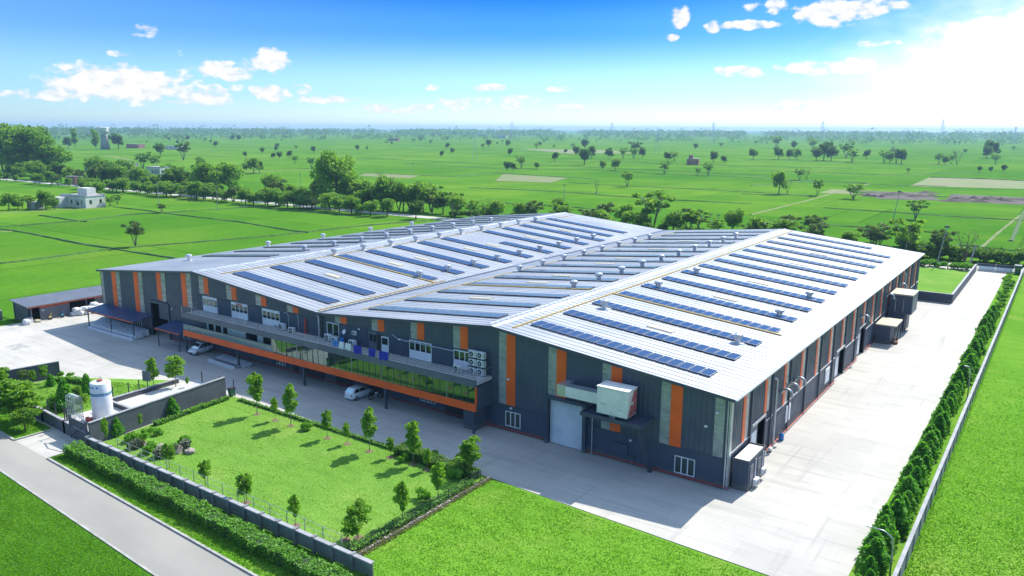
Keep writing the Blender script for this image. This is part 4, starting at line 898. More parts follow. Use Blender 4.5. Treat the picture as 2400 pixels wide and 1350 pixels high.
for i in range(7):
    y = -3.4+i*.42; x0 = 1.6-.18*i; L = 14.2+.2*(i % 3); z = .1
    b = MB().hexa([(x0, y, z), (x0+L, y, z), (x0+L, y+.40, z), (x0, y+.40, z), (x0+.05, y+.04, z+.45+.08*i), (x0+L-.05, y+.04, z+.45+.06*i), (x0+L-.05, y+.36, z+.45+.06*i), (x0+.05, y+.36, z+.45+.08*i)]).build('panel_bundle', 'sack', bevel=.03)
    tag(b, 'white wrapped panel bundle under the navy canopy, %s from the front' % ordn(i+1), 'bundle', 'white bundles under the canopy')
tag(MB().box(2.6, 16.2, -4.25, -3.85, .0, .28).build('long_beam', 'white_paint'), 'long white beam on the concrete in front of the canopy bundles', 'beam')
for i, (a, b) in enumerate((((35.2, -3.6), (41.6, -3.9)), ((35.6, -2.9), (42, -3.2)), ((35.2, -2.2), (42.2, -2.6)), ((35.0, -1.5), (42.3, -2.0)), ((34.8, -.9), (42.0, -1.3)))):
    m = MB().beam((a[0], a[1], .17), (b[0], b[1], .17), .3, .06); m.beam((a[0], a[1], .31), (b[0], b[1], .31), .3, .05); m.beam((a[0], a[1], .24), (b[0], b[1], .24), .05, .14)
    m.beam((a[0], a[1], .05), (b[0], b[1], .05), .24, .18)
    tag(m.build('roof_beam', 'white_paint' if i != 1 else 'steel'), 'pale steel beam lying under the gallery, %s from the front' % ordn(i+1), 'beam', 'steel beams lying under the gallery')
# ------------------------------------------------------------------ storage shed at the left
sh = thing('storage_shed', 'long low grey shed with sloping roof and red fascia at the left edge', 'shed', (0, 0, 0))
MB().hexa([(-14.3, -8.9, 3.4), (-8.9, -8.4, 2.66), (-8.9, 16, 2.66), (-14.3, 16, 3.4), (-14.3, -8.9, 3.5), (-8.9, -8.4, 2.76), (-8.9, 16, 2.76), (-14.3, 16, 3.5)]).build('roof', 'clad_light', sh)
MB().box(-8.95, -8.87, -8.4, 16, 2.5, 2.657).build('fascia', 'red_fascia', sh); MB().box(-14.1, -13.9, -8.4, 16, 0, 3.35).build('back_wall', 'clad', sh); MB().hexa([(-14, -8.3, 0), (-9.6, -8.1, 0), (-9.6, -7.9, 0), (-14, -8.1, 0), (-14, -8.3, 3.34), (-9.6, -8.1, 2.7), (-9.6, -7.9, 2.7), (-14, -8.1, 3.34)]).build('gable_wall', 'clad', sh)
MB().box(-9.3, -9.15, -6.3, -1.55, 0, 2.35).build('shutter_wall', 'clad_light', sh); MB().box(-9.14, -9.06, -6.4, -1.5, 2.2, 2.4).build('shutter_rail', 'red_fascia', sh)
for i in range(10): MB().box(-9.148, -9.12, -6.2+i*.47, -6.13+i*.47, .05, 2.2).build('rib', 'clad_light', sh)
for y in (-7.8, -1.5, 1.6, 5.0, 9, 13): MB().box(-9.4, -9.2, y, y+.2, 0, 2.65).build('post', 'clad_light', sh)
MB().box(-9.6, -9.5, 3.3, 5, 0, 2.6).build('panel', 'clad_light', sh); MB().box(-13.7, -13.6, -1.5, 16, .02, 3.0).build('bay_shade_sheet', 'dark', sh)  # black sheet paints the shade inside the open shed bays
MB().box(-9.14, -9.1, -6.0, -5.6, 1.7, 1.85).build('notice', 'white_paint', sh)
def sack(x, y, z, sx, sy, sz, label, mat='sack', rz=0.0, grp='white sacks by the shed', nm='bulk_sack'):
    rng = random.Random(int(x*100+y*37+z*11)); me = bmesh.new(); bmesh.ops.create_icosphere(me, subdivisions=3, radius=1)
    for v in me.verts:
        n = v.co.normalized(); q = 4.5; k = (abs(n.x)**q+abs(n.y)**q+abs(n.z)**q)**(-1/q)
        f = 1+.10*math.sin(n.x*5+x)*math.sin(n.y*6+y)+.07*math.sin(n.z*9+x*3)
        v.co = Vector((n.x*sx*k*f, n.y*sy*k*f, n.z*sz*k*(1+.08*math.sin(n.x*7+y))+sz*.95))
    m = bpy.data.meshes.new(nm); me.to_mesh(m); me.free(); m.materials.append(MATS[mat])
    for p in m.polygons: p.use_smooth = True
    return tag(obj(nm, m, None, (x, y, z), rz), label, 'sack', grp)
for i, (x, y, s) in enumerate(((-8.6, -1.0, .55), (-8.0, -.2, .6), (-8.8, .4, .55), (-7.7, 1.0, .6), (-8.4, 1.8, .7), (-7.5, 2.4, .6), (-8.4, 3.2, .75), (-7.4, 3.8, .6))):
    sack(x, y, 0, s*1.2, s*.9, s*.62, 'bulging white sack in the heap before the shed bays, %s from the left' % ordn(i+1), rz=i*.7)
for i, (x, y) in enumerate(((-8.4, -.5), (-8.3, .8), (-8.0, 1.7), (-8.2, 3.6))): sack(x, y, .62, .75, .6, .36, 'white sack in the upper layer of the shed heap, %s from the left' % ordn(i+1), rz=i*.9)
sack(-8.5, 2.6, .8, .7, .7, .5, 'white sack lying on top of the heap by the shed'); sack(-8.3, -9.0, 0, .55, .5, .45, 'white sack left of the bin at the shed corner'); sack(-8.9, -7.0, 0, .7, .4, .2, 'flat tan sack on the ground at the shed corner', 'tan_light')
bn = thing('white_bin', 'white square bin on the ground at the shed corner', 'bin', (-9.0, -8.3, 0)); MB().box(-.5, .5, -.5, .5, 0, .85).build('box', 'white_paint', bn, bevel=.06); MB().box(-.53, .53, -.53, .53, .852, .93).build('rim', 'clad_light', bn)
for (x, y, mat, lab) in ((-8.7, -5.0, 'yellow_tray', 'yellow pump machine by the shed shutter'), (-8.6, -3.0, 'teal_paint', 'teal pump machine by the shed shutter')):
    pmn = thing('pump_machine', lab, 'machine', (x, y, 0)); MB().box(-.2, .2, -.25, .25, 0, .3).build('base', 'dark_metal', pmn); MB().tube([(0, -.2, .45), (0, .2, .45)], .2, 12).build('motor', mat, pmn); MB().tube([(0, .15, .5), (0, .15, 1.0), (.15, .3, 1.1)], .07).build('outlet_pipe', mat, pmn)
bw = thing('boundary_wall', 'grey wall behind the shed at the far left edge', 'wall', (0, 0, 0)); MB().box(-40, -15, -10.2, -9.9, 0, 1.6).build('wall', 'wall_grey', bw); MB().box(-40, -15, -10.25, -9.85, 1.602, 1.7).build('coping', 'wall_cap', bw)
# ------------------------------------------------------------------ cars and a motorcycle
def car(loc, rz, label, mpv=False, paint='car_white'):
    t = thing('parked_car', label, 'car', loc, rz, 'white cars parked by the factory')
    hr = 1.66 if mpv else 1.50; xr = -1.72 if mpv else -1.35; xf = .25 if mpv else .1
    # lower body as a loft along x: station -> half width, bottom, shoulder height
    st = [(-1.84, .62, .42, .80), (-1.76, .76, .28, .95), (-1.3, .81, .22, .97), (-.4, .82, .20, .95), (.6, .82, .20, .95), (1.05, .81, .21, .93), (1.5, .77, .24, .80), (1.76, .68, .30, .66), (1.84, .52, .40, .58)]
    vs = []; fs = []
    for x, w, zb, zs in st:
        ring = [(w*.9, zb), (w, zb+.12), (w*1.01, (zb+zs)/2), (w*.97, zs-.05), (w*.86, zs)]
        ring = ring+[(-a, b) for a, b in ring[::-1]]
        vs += [(x, a, b) for a, b in ring]
    m = 10
    for i in range(len(st)-1):
        for k in range(m): fs.append((i*m+k, i*m+(k+1) % m, (i+1)*m+(k+1) % m, (i+1)*m+k))
    fs += [tuple(range(m)), tuple((len(st)-1)*m+k for k in reversed(range(m)))]
    body = MB().add(vs, fs).build('body', paint, t, smooth=True)
    # cabin loft: base ring to roof ring
    base = [(-1.74, .72), (-1.6, .74), (1.0, .74), (1.12, .60)]; top = [(xr, .52), (xr+.15, .58), (xf-.1, .58), (xf+.05, .50)]
    rb = [(x, w) for x, w in base]+[(x, -w) for x, w in base[::-1]]; rt = [(x, w) for x, w in top]+[(x, -w) for x, w in top[::-1]]
    vs = [(x, w, .90) for x, w in rb]+[(x, w, hr-.06) for x, w in rt]+[(x*.96+(-.02), w*.86, hr) for x, w in rt]; n = 8
    fs = [(k, (k+1) % n, n+(k+1) % n, n+k) for k in range(n)]+[(n+k, n+(k+1) % n, 2*n+(k+1) % n, 2*n+k) for k in range(n)]+[tuple(2*n+k for k in range(n))]
    cab = MB().add(vs, fs).build('cabin', paint, t)
    def lerp(a, b, f): return a+(b-a)*f
    def cpt(side, xb, xt, f, o=.012):   # point on the side glass line
        w = lerp(.74, .58, f); return (lerp(xb, xt, f), side*(w+o), lerp(.90, hr-.06, f))
    cuts = ((-1.5, xr+.2, -.75, -.72), (-.68, -.66, .05, -.02), (.12, .02, .92, xf-.14)) if mpv else ((-1.45, xr+.25, -.55, -.55), (-.48, -.48, .90, xf-.14))
    for s in (-1, 1):
        for a, at, b, bt in cuts:
            MB().add([cpt(s, a, at, .12), cpt(s, b, bt, .12), cpt(s, b, bt, .86), cpt(s, a, at, .86)], [(0, 1, 2, 3)]).build('side_window', 'car_glass', cab)
        MB().box(.78, .92, s*.83-.06*(s < 0), s*.83+.06*(s > 0)+(.0), .92, 1.04).build('mirror', paint, t, bevel=.02)
    f0, f1 = .12, .90
    def fr(xb, wb, xt, wt, f, o): return [(lerp(xb, xt, f)+o, s*lerp(wb, wt, f), lerp(.90, hr-.06, f)) for s in (-1, 1)]
    a = fr(1.12, .62, xf+.05, .50, .08, .014); b = fr(1.12, .62, xf+.05, .50, .93, .014); MB().add([a[0], a[1], b[1], b[0]], [(0, 1, 2, 3)]).build('windscreen', 'car_glass', cab)
    a = fr(-1.74, .66, xr, .50, .2, -.014); b = fr(-1.74, .66, xr, .50, .9, -.014); MB().add([a[0], a[1], b[1], b[0]], [(0, 1, 2, 3)]).build('rear_window', 'car_glass', cab)
    for s in (-1, 1):
        MB().box(1.62, 1.80, s*.55-.12, s*.55+.12, .56, .70).build('headlight', 'lamp_clear', t, bevel=.03); MB().box(-1.845, -1.77, s*.62-.09, s*.62+.09, .62, .90).build('tail_light', 'lamp_red', t, bevel=.02)
        for x in (-1.12, 1.15):
            w = MB().tube([(x, s*.66, .29), (x, s*.84, .29)], .29, 18).build('wheel', 'rubber', t); MB().tube([(x, s*.83, .29), (x, s*.85, .29)], .17, 12).build('rim', 'steel', w)
    MB().box(1.80, 1.87, -.42, .42, .34, .50).build('grille', 'dark', t); MB().box(-1.87, -1.83, -.25, .25, .45, .58).build('number_plate', 'white_paint', t); MB().box(-1.86, -1.74, -.66, .66, .28, .42).build('rear_bumper', paint, t, bevel=.03)
    return t
car((30.5, -1.75, 0), math.radians(-84), 'white people carrier parked nose out under the left end of the gallery', True)
car((63.9, -1.75, 0), math.radians(88), 'white hatchback parked nose in under the middle of the gallery')
mc = thing('motorcycle', 'small motorcycle parked right beside the white hatchback', 'motorcycle', (66.0, -1.1, 0), math.radians(70))
for x in (-.6, .62):
    w = MB().tube([(x, -.05, .3), (x, .05, .3)], .3, 16).build('wheel', 'rubber', mc); MB().tube([(x, -.06, .3), (x, .06, .3)], .17, 12).build('rim', 'steel', w)
MB().tube([(.62, 0, .3), (.4, 0, .95)], .035).build('fork', 'steel', mc); MB().box(-.05, .35, -.12, .12, .62, .85).build('tank', 'white_paint', mc, bevel=.05); MB().box(-.7, -.05, -.13, .13, .68, .78).build('seat', 'dark', mc, bevel=.03)
MB().box(-.2, .25, -.13, .13, .25, .58).build('engine', 'steel', mc, bevel=.03); MB().tube([(.4, -.32, 1.0), (.38, 0, .95), (.4, .32, 1.0)], .02).build('handlebar', 'dark_metal', mc); MB().tube([(-.6, 0, .3), (0, 0, .6)], .04).build('frame', 'dark_metal', mc)

# ------------------------------------------------------------------ things along the right side wall
cb = thing('switch_cabin', 'dark cabin with pale flat roof against the near right corner of the factory', 'cabin', (110.7, .7, 0))
MB().box(.0, 1.55, .0, 4.6, 0, 2.85).build('wall', 'plinth', cb); MB().box(.05, 1.5, .1, 4.5, 2.852, 2.93).build('roof', 'cream', cb)
for q in ((0, 1.6, -.05, .06), (0, 1.6, 4.54, 4.65)): MB().box(q[0], q[1], q[2], q[3], 2.853, 3.05).build('roof_kerb', 'wall_grey', cb)
MB().box(1.5, 1.6, .06, 4.54, 2.853, 3.05).build('roof_kerb', 'wall_grey', cb)
MB().box(1.552, 1.6, .4, 1.3, .3, 2.4).build('louvre_panel', 'clad_light', cb); MB().box(1.552, 1.6, 2.6, 3.5, .3, 2.4).build('louvre_panel', 'clad_light', cb); MB().tube([(1.62, 1.75, .9), (1.62, 1.75, 2.75)], .06).build('conduit', 'white_paint', cb); MB().tube([(1.62, 3.9, .9), (1.62, 3.9, 2.75)], .05).build('conduit', 'white_paint', cb); MB().box(.7, .85, -.03, -.003, .1, 2.8).build('panel_seam', 'clad', cb)
ac_unit(112.52, 2.3, .15, 'white air conditioner on the near half of the corner cabin wall', math.pi/2, .95); ac_unit(112.52, 4.4, .5, 'white air conditioner on the far half of the corner cabin wall', math.pi/2, .85)
cn = thing('plant_cabin', 'dark box cabin on stilts fixed high on the far right wall', 'cabin', (110.75, 74.0, 0))
MB().box(0, 3.5, 0, 5.2, 3.1, 6.2).build('box', 'plinth', cn); MB().box(-.0, 3.6, -.1, 5.3, 6.202, 6.42).build('roof', 'tan_light', cn); MB().box(3.502, 3.53, .1, 5.1, 3.2, 6.1).build('lit_side_sheet', 'clad_light', cn)  # lighter outer sheet paints the sunlit side of the box
MB().box(0, 2.6, .2, 5.0, 0, 3.098).build('base_box', 'plinth', cn); MB().box(2.7, 2.84, .1, .24, 0, 3.098).build('leg', 'dark_metal', cn)
for x in (1.0, 2.2): MB().tube([(x, -.06, 3.4), (x, -.06, 5.6)], .05).build('conduit', 'steel', cn)
pl = thing('loading_platform', 'raised platform with tan deck and steel legs below the stilted cabin', 'platform', (110.75, 64.0, 0))
MB().box(0, 3.0, 0, 5.6, 2.95, 3.15).build('deck', 'tan_light', pl); MB().box(0, 2.2, .3, 5.3, 0, 2.94).build('store_box', 'plinth', pl)
for y in (.1, 2.8, 5.4): MB().box(2.8, 2.92, y, y+.12, 0, 2.95).build('leg', 'dark_metal', pl)
for y in (.2, 2.9): MB().beam((2.86, y, .1), (2.86, y+2.5, 2.9), .07).build('brace', 'steel', pl)
MB().box(2.0, 3.2, 1.0, 1.8, 0, .4).build('pallet', 'wood', pl); MB().box(1.8, 2.8, 3.4, 4.4, 0, .5).build('pallet', 'wood', pl)
for i, y in enumerate((15.4, 17.8, 20.4, 53.6, 72.3, 83.5)):
    h = thing('exhaust_hood', 'pale gooseneck exhaust pipe on the right wall, %s from the near corner' % ordn(i+1), 'exhaust', (110.6, y, 5.2 if y < 50 else 6.0), 0, 'gooseneck exhausts on the right wall')
    pts = [(0, 0, 0)]+[(.55*(1-math.cos(a)), 0, .1+.55*math.sin(a)*.8) for a in [math.pi*k/8 for k in range(0, 9)]]
    MB().tube(pts, .14, 10).build('bend', 'steel', h, smooth=True); MB().tube([pts[-1], (pts[-1][0], 0, -.25)], .18, 10).build('mouth', 'steel', h)
for i, (a, b) in enumerate(((17.8, 19.4), (34.6, 36.6))):
    v = thing('wall_louvre', ('pale louvre panel in the right wall nearer the corner', 'pale louvre panel in the right wall beside the second doorway')[i], 'louvre', (110.52, a, 1.0))
    MB().box(0, .06, 0, b-a, 0, 2.0).build('frame', 'cream', v)
    for k in range(8): MB().box(.062, .1, .08, b-a-.08, .12+k*.23, .26+k*.23).build('blade', 'white_paint', v)
bx = thing('blue_barrel', 'small bright blue barrel at the foot of the right wall', 'barrel', (111.0, 15.2, 0)); MB().lathe([(.22, 0), (.26, .2), (.26, .6), (.2, .8)], 12).build('body', 'blue_plastic', bx, smooth=True); MB().lathe([(.1, .8), (.1, .86)], 8).build('lid', 'dark', bx)
wh = thing('water_heater', 'small white pump at the foot of the right wall by the first doorway', 'pump', (111.0, 11.3, 0)); MB().tube([(0, -.2, .3), (0, .25, .3)], .2, 12).build('body', 'white_paint', wh); MB().box(-.15, .15, -.15, .2, 0, .12).build('foot', 'dark_metal', wh)

# ------------------------------------------------------------------ right boundary: wall, row of trees, lamps, rear wall and gate
rw = thing('boundary_wall', 'long straight concrete boundary wall along the right edge of the yard', 'wall', (126.4, 0, 0))
y = -14.0
while y < 150:
    MB().box(-.11, .11, y+.13, y+2.99, 0, 1.45).build('wall_panel', 'precast', rw); MB().box(-.17, .17, y-.13, y+.13, 0, 1.5).build('post', 'precast', rw); MB().box(-.15, .15, y-.12, y+2.98, 1.502, 1.58).build('coping', 'wall_cap', rw); y += 3.1
k = 0; y = -11.6; rt = random.Random(3)
while y < 97:
    k += 1; h = rt.uniform(1.7, 2.9)*(1 if y < 85 else .85)
    tree('cone%d' % rt.randrange(4), (124.55+rt.uniform(-.45, .45), y, .04), h, 'conical dark green tree in the right boundary row, %s from the front' % ordn(k), 'conical trees along the right boundary wall', 'conifer', wide=rt.uniform(.85, 1.2)); y += rt.uniform(1.15, 2.0)
for i in range(12):
    tree('bush%d' % (i % 2), (124.4+rt.uniform(-.6, .6), 99.5+i*3.7, .04), rt.uniform(.8, 1.5), 'low bush beyond the end of the conical row, %s from its near end' % ordn(i+1), 'low bushes at the far end of the right verge', 'bush', cat='bush')
def lamp(x, y, h, label, arm=-1.6):
    t = thing('street_lamp', label, 'lamp post', (x, y, 0), 0, 'lamp posts by the right boundary wall')
    pts = [(0, 0, 0), (0, 0, h*.8), (arm*.1, 0, h*.92), (arm*.45, 0, h), (arm, 0, h*1.005)]
    MB().tube(pts, [.07, .055, .05, .045, .04], 8).build('pole', 'steel', t, smooth=True); MB().box(arm-.35, arm+.05, -.09, .09, h*1.0-.03, h*1.0+.06).build('lamp_head', 'white_paint', t, bevel=.02); MB().box(-.15, .15, -.15, .15, 0, .12).build('base', 'wall_grey', t)
lamp(125.85, -7.6, 3.9, 'curved grey lamp post at the bottom right corner by the boundary wall'); lamp(125.9, 42.0, 4.3, 'slim lamp post halfway along the right boundary wall', -.4)
lw = thing('low_wall', 'low dark wall enclosing the small lawn behind the factory', 'wall', (0, 0, 0)); MB().box(110.6, 117.0, 104.0, 104.3, 0, 1.75).build('front_wall', 'plinth', lw); MB().box(110.6, 117.05, 103.95, 104.35, 1.752, 1.85).build('coping', 'wall_cap', lw)
MB().box(116.75, 117.05, 104.302, 147.5, 0, 1.75).build('side_wall', 'wall_grey', lw); MB().box(116.7, 117.1, 104.36, 147.5, 1.752, 1.85).build('coping', 'wall_cap', lw)
gt = thing('yard_gate', 'wide white sliding gate with dark top rail at the far end of the yard', 'gate', (117.2, 150.2, 0))
for i in range(2): 
    for q in range(5): MB().box(i*3.6+.1+q*.68, i*3.6+.76+q*.68, 0, .06, .15, 1.35).build('gate_panel', 'white_paint', gt)
MB().box(0, 7.3, -.03, .09, 1.112, 1.75).build('top_rail', 'plinth', gt); MB().box(0, 7.3, -.02, .08, .03, .148).build('bottom_rail', 'dark_metal', gt)
for x in (-.2, 3.6, 7.3): MB().box(x-.06, x+.06, -.06, .12, 0, 1.85).build('post', 'steel', gt)
bb = thing('guard_booth', 'small dark green booth beside the far gate', 'booth', (124.7, 149.3, 0)); MB().box(0, 1.2, 0, 1.2, 0, 2.0).build('wall', 'green_paint', bb); MB().box(-.15, 1.35, -.15, 1.35, 2.002, 2.12).build('roof', 'wall_cap', bb); MB().box(.3, .9, -.03, -.002, .9, 1.6).build('window', 'pane', bb)

# ------------------------------------------------------------------ walled compound with the tank, at the left
def wall_run(name, label, pts, h, th=.22, mat='wall_grey', pier=None):
    t = thing(name, label, 'wall', (pts[0][0], pts[0][1], 0)); o = Vector((pts[0][0], pts[0][1], 0))
    for a, b in zip(pts, pts[1:]):
        a = Vector((a[0], a[1], 0))-o; b = Vector((b[0], b[1], 0))-o
        MB().beam(a+Vector((0, 0, h/2)), b+Vector((0, 0, h/2)), th, h).build('wall', mat, t); MB().beam(a+Vector((0, 0, h+.05)), b+Vector((0, 0, h+.05)), th+.1, .09).build('coping', 'wall_cap', t)
        if pier:
            n = max(1, int((b-a).length/pier))
            for i in range(n+1): p = a.lerp(b, i/n); MB().box(p.x-.17, p.x+.17, p.y-.17, p.y+.17, 0, h+.12).build('pier', mat, t)
    return t
wall_run('compound_wall', 'tall grey compound wall between the lawn and the white tank', [(52.3, -29.2), (50.3, -11.4)], 2.45)
wall_run('compound_wall', 'grey front wall of the tank compound facing the road', [(52.1, -29.3), (46.6, -29.0), (41.0, -28.7), (31, -28.6), (18, -28.4), (-10, -28.3)], 1.35, pier=3.4)
wall_run('garden_wall', 'grey wall at the back of the small garden on the left', [(25.6, -19.6), (24.0, -28.2)], 2.1)
structure('tank_pad', MB().prism([(41.8, -28.2), (51.8, -28.8), (51.2, -21.6), (41.8, -21.6)], -.2, .04), 'slab')
structure('slab_pad', MB().prism([(41.8, -21.3), (51.2, -21.3), (50.0, -9.4), (41.2, -9.4)], -.2, .08), 'slab')
wall_run('pad_kerb', 'low dark kerb wall between the tank pad and the white slab', [(42.0, -21.45), (50.9, -21.45)], .5, .2, 'wall_grey'); wall_run('pad_kerb', 'low dark kerb wall along the left edge of the white slab', [(41.3, -21.2), (40.7, -11.8)], .55, .25, 'wall_grey')
tk = thing('storage_tank', 'white upright gas tank with green and blue bands and dark lettering', 'tank', (45.6, -24.3, .04))
MB().lathe([(1.06, .25), (1.1, .35), (1.1, 4.3), (1.04, 4.38), (.7, 4.42), (.1, 4.45)], 32).build('shell', 'white_paint', tk, smooth=True)
MB().lathe([(1.112, 3.12), (1.112, 3.26)], 32).build('green_band', 'stripe_green', tk, smooth=True); MB().lathe([(1.112, 2.94), (1.112, 3.08)], 32).build('blue_band', 'stripe_blue', tk, smooth=True)
for a in (0, 2.1, 4.2): MB().box(math.cos(a)*1.1-.12, math.cos(a)*1.1+.12, math.sin(a)*1.1-.12, math.sin(a)*1.1+.12, 0, .3).build('leg', 'dark_metal', tk)
for a in (-1.9, -1.55, -1.2, -.8):   # dark marks round the shoulder
    p = [(1.115*math.cos(a+d), 1.115*math.sin(a+d)) for d in (-.10, .10)]; MB().add([(p[0][0], p[0][1], 3.85), (p[1][0], p[1][1], 3.85), (p[1][0], p[1][1], 4.08), (p[0][0], p[0][1], 4.08)], [(0, 1, 2, 3)]).build('lettering', 'stripe_blue', tk)
MB().box(-.25, .25, -.25, .25, 4.5, 4.62).build('top_valve', 'red_pipe', tk); MB().tube([(.5, -1.3, .1), (.5, -1.45, 1.0), (0, -1.4, 1.0)], .05).build('valve_pipe', 'steel', tk); MB().box(-.6, .2, -1.75, -1.4, .05, .5).build('valve_box', 'red_pipe', tk)
MB().tube([(0.3, 0, 4.5), (.3, 0, 5.1)], .03).build('vent_pipe', 'steel', tk); MB().tube([(-.5, .2, 4.5), (-.5, .2, 4.85)], .03).build('vent_pipe', 'steel', tk)
vp = thing('vaporizer', 'tall galvanised pipe frame standing left of the white tank', 'pipe frame', (43.9, -26.6, .04))
for i in range(5):
    for j in range(2): MB().tube([(i*.42-.8, j*.9-.45, 0), (i*.42-.8, j*.9-.45, 2.9)], .045, 6).build('tube', 'galv', vp)
    MB().tube([(i*.42-.8, -.45, 2.9), (i*.42-.8, 0, 3.1), (i*.42-.8, .45, 2.9)], .045, 6).build('bend', 'galv', vp)
for z in (.5, 1.5, 2.5): MB().box(-.9, 1.0, -.5, -.44, z, z+.06).box(-.9, 1.0, .44, .5, z, z+.06).build('brace', 'steel', vp)
for i, (x, y, h) in enumerate(((41.4, -28.3, 2.6), (43.4, -28.4, 2.6), (45.6, -28.5, 2.7), (47.0, -28.9, 2.9))):
    p = thing('fence_post', 'dark steel post behind the compound front wall, %s from the left' % ordn(i+1), 'post', (x, y, 0), 0, 'dark posts of the tank compound'); MB().box(-.06, .06, -.06, .06, 0, h).build('post', 'dark_metal', p); MB().beam((0, 0, h-.05), (.5, .25, h+.12), .05).build('arm', 'dark_metal', p)
gtb = thing('compound_gate', 'grey steel gate leaf braced diagonally at the compound corner', 'gate', (48.4, -29.25, 0)); MB().box(0, 3.4, -.04, .04, .15, 2.3).build('leaf', 'wall_grey', gtb); MB().beam((.1, -.07, .25), (3.3, -.07, 2.2), .09, .05).build('brace', 'dark_metal', gtb)
for x in (0, 3.45): MB().box(x-.08, x+.08, -.1, .1, 0, 2.6).build('post', 'wall_grey', gtb)
MB().tube([(-.4, 0, 2.5), (1.5, 0, 3.0), (3.4, 0, 2.6)], .05).build('top_rail', 'steel', gtb)
sg = thing('sign_board', 'blank dark grey sign board on a post beside the slab', 'sign', (40.5, -15.9, 0)); MB().box(-.04, .04, -.04, .04, 0, 1.3).build('post', 'dark_metal', sg); b = MB().box(-.62, .62, -.08, -.03, 1.3, 2.6).build('board', 'clad_light', sg)
b.rotation_euler.z = .35
for i, (x, y) in enumerate(((40.5, -20.4), (40.9, -18.6), (41.0, -17.3), (43.1, -9.9), (46.5, -9.6), (49.3, -9.5))):
    p = thing('fence_post', 'thin steel fence post at the edge of the white slab, %s from the tank' % ordn(i+1), 'post', (x, y, 0), 0, 'fence posts round the white slab'); MB().box(-.05, .05, -.05, .05, 0, 1.9 if i < 3 else 1.5).build('post', 'dark_metal', p); MB().box(-.12, .12, -.12, .12, 0, .1).build('foot', 'wall_grey', p)
wf = thing('wire_fence', 'thin wire fence along the far edge of the white slab', 'fence', (43.1, -9.75, 0))
for z in (.6, 1.0, 1.45): MB().tube([(0, -.1, z), (3.4, .1, z), (6.2, .2, z)], .02, 4).build('wire', 'steel', wf)
bn2 = thing('waste_bin', 'green wheeled bin at the end of the compound wall', 'bin', (51.0, -11.0, .05)); MB().hexa([(-.25, -.3, .1), (.25, -.3, .1), (.25, .3, .1), (-.25, .3, .1), (-.32, -.36, 1.0), (.32, -.36, 1.0), (.32, .36, 1.0), (-.32, .36, 1.0)]).build('body', 'green_paint', bn2); MB().box(-.35, .35, -.4, .4, 1.002, 1.09).build('lid', 'dark', bn2)
for s in (-.2, .2): MB().tube([(s-.03, .3, .12), (s+.03, .3, .12)], .12, 10).build('wheel', 'rubber', bn2)

# ------------------------------------------------------------------ planting of the garden and the lawn
def hedge(name, label, pts, w, h, mat, seed, dens=110, core='bush_core', leaf=.11):
    t = thing(name, label, 'hedge', (pts[0][0], pts[0][1], 0)); rng = np.random.default_rng(seed); P = []; cm = MB(); o = np.array([pts[0][0], pts[0][1], 0])
    for a, b in zip(pts, pts[1:]):
        a = np.array([*a, 0.])-o; b = np.array([*b, 0.])-o; L = np.linalg.norm(b-a); d = (b-a)/L; s = np.array([-d[1], d[0], 0])
        n = int(L*(w+2*h)*dens); u = rng.uniform(0, L, n); q = rng.uniform(0, w+2*h, n)
        hh = h*(1+.10*np.sin(u*1.1+seed)+.06*np.sin(u*3.7)); ww = w*(1+.12*np.sin(u*.8+1)+.08*np.sin(u*2.9))
        top = (q >= h) & (q < h+w); across = np.where(top, (q-h)/w-.5, np.where(q < h, -.5, .5)); zz = np.where(top, 1.0, np.where(q < h, q/h, (q-h-w)/h))
        rnd = 1-.18*np.clip(np.abs(zz-.85)*0+zz**6, 0, 1)*(~top)
        P.append(a+d*u[:, None]+s*(across*ww*rnd)[:, None]+np.array([0, 0, 1])*(zz*hh+rng.normal(size=n)*.045)[:, None]+rng.normal(size=(n, 3))*.05)
        k = max(2, int(L/1.5))
        for i in range(k):
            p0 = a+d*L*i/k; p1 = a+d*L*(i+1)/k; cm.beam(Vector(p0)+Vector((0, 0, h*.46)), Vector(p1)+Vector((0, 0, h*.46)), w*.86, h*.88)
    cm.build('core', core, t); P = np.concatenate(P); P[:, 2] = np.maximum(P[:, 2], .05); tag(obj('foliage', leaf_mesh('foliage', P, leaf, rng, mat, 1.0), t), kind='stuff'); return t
hedge('clipped_hedge', 'long clipped bright green hedge between the road and the panel wall', [(52.9, -31.4), (60, -31.55), (75, -31.85), (95, -32.3)], 1.5, 1.05, 'leaf_hedge', 1)
hedge('border_hedge', 'low clipped hedge along the compound wall side of the lawn', [(52.6, -22.2), (51.9, -16), (51.6, -12.0)], .6, .45, 'leaf_hedge', 2)
hedge('border_hedge', 'low clipped hedge along the concrete edge of the lawn', [(53.0, -11.35), (70, -11.4), (78.6, -11.45)], .4, .3, 'leaf_hedge', 3); hedge('round_hedge', 'taller rounded hedge at the right end of the concrete edge', [(79.8, -11.6), (85, -11.9), (90.3, -12.0)], 1.3, .95, 'leaf_belt', 4)
hedge('grass_bank', 'green grassy bank along the right edge of the lawn', [(90.2, -12.8), (90.3, -20), (90.3, -28.2)], .9, .35, 'leaf_hedge', 5); hedge('garden_hedge', 'low hedge at the back of the small left garden', [(27.2, -21.5), (29.0, -19.9), (33, -18.9)], .7, .6, 'leaf_hedge', 6)
def zz7(a, b): return G(560+a/2.755, 860+b/2.755)
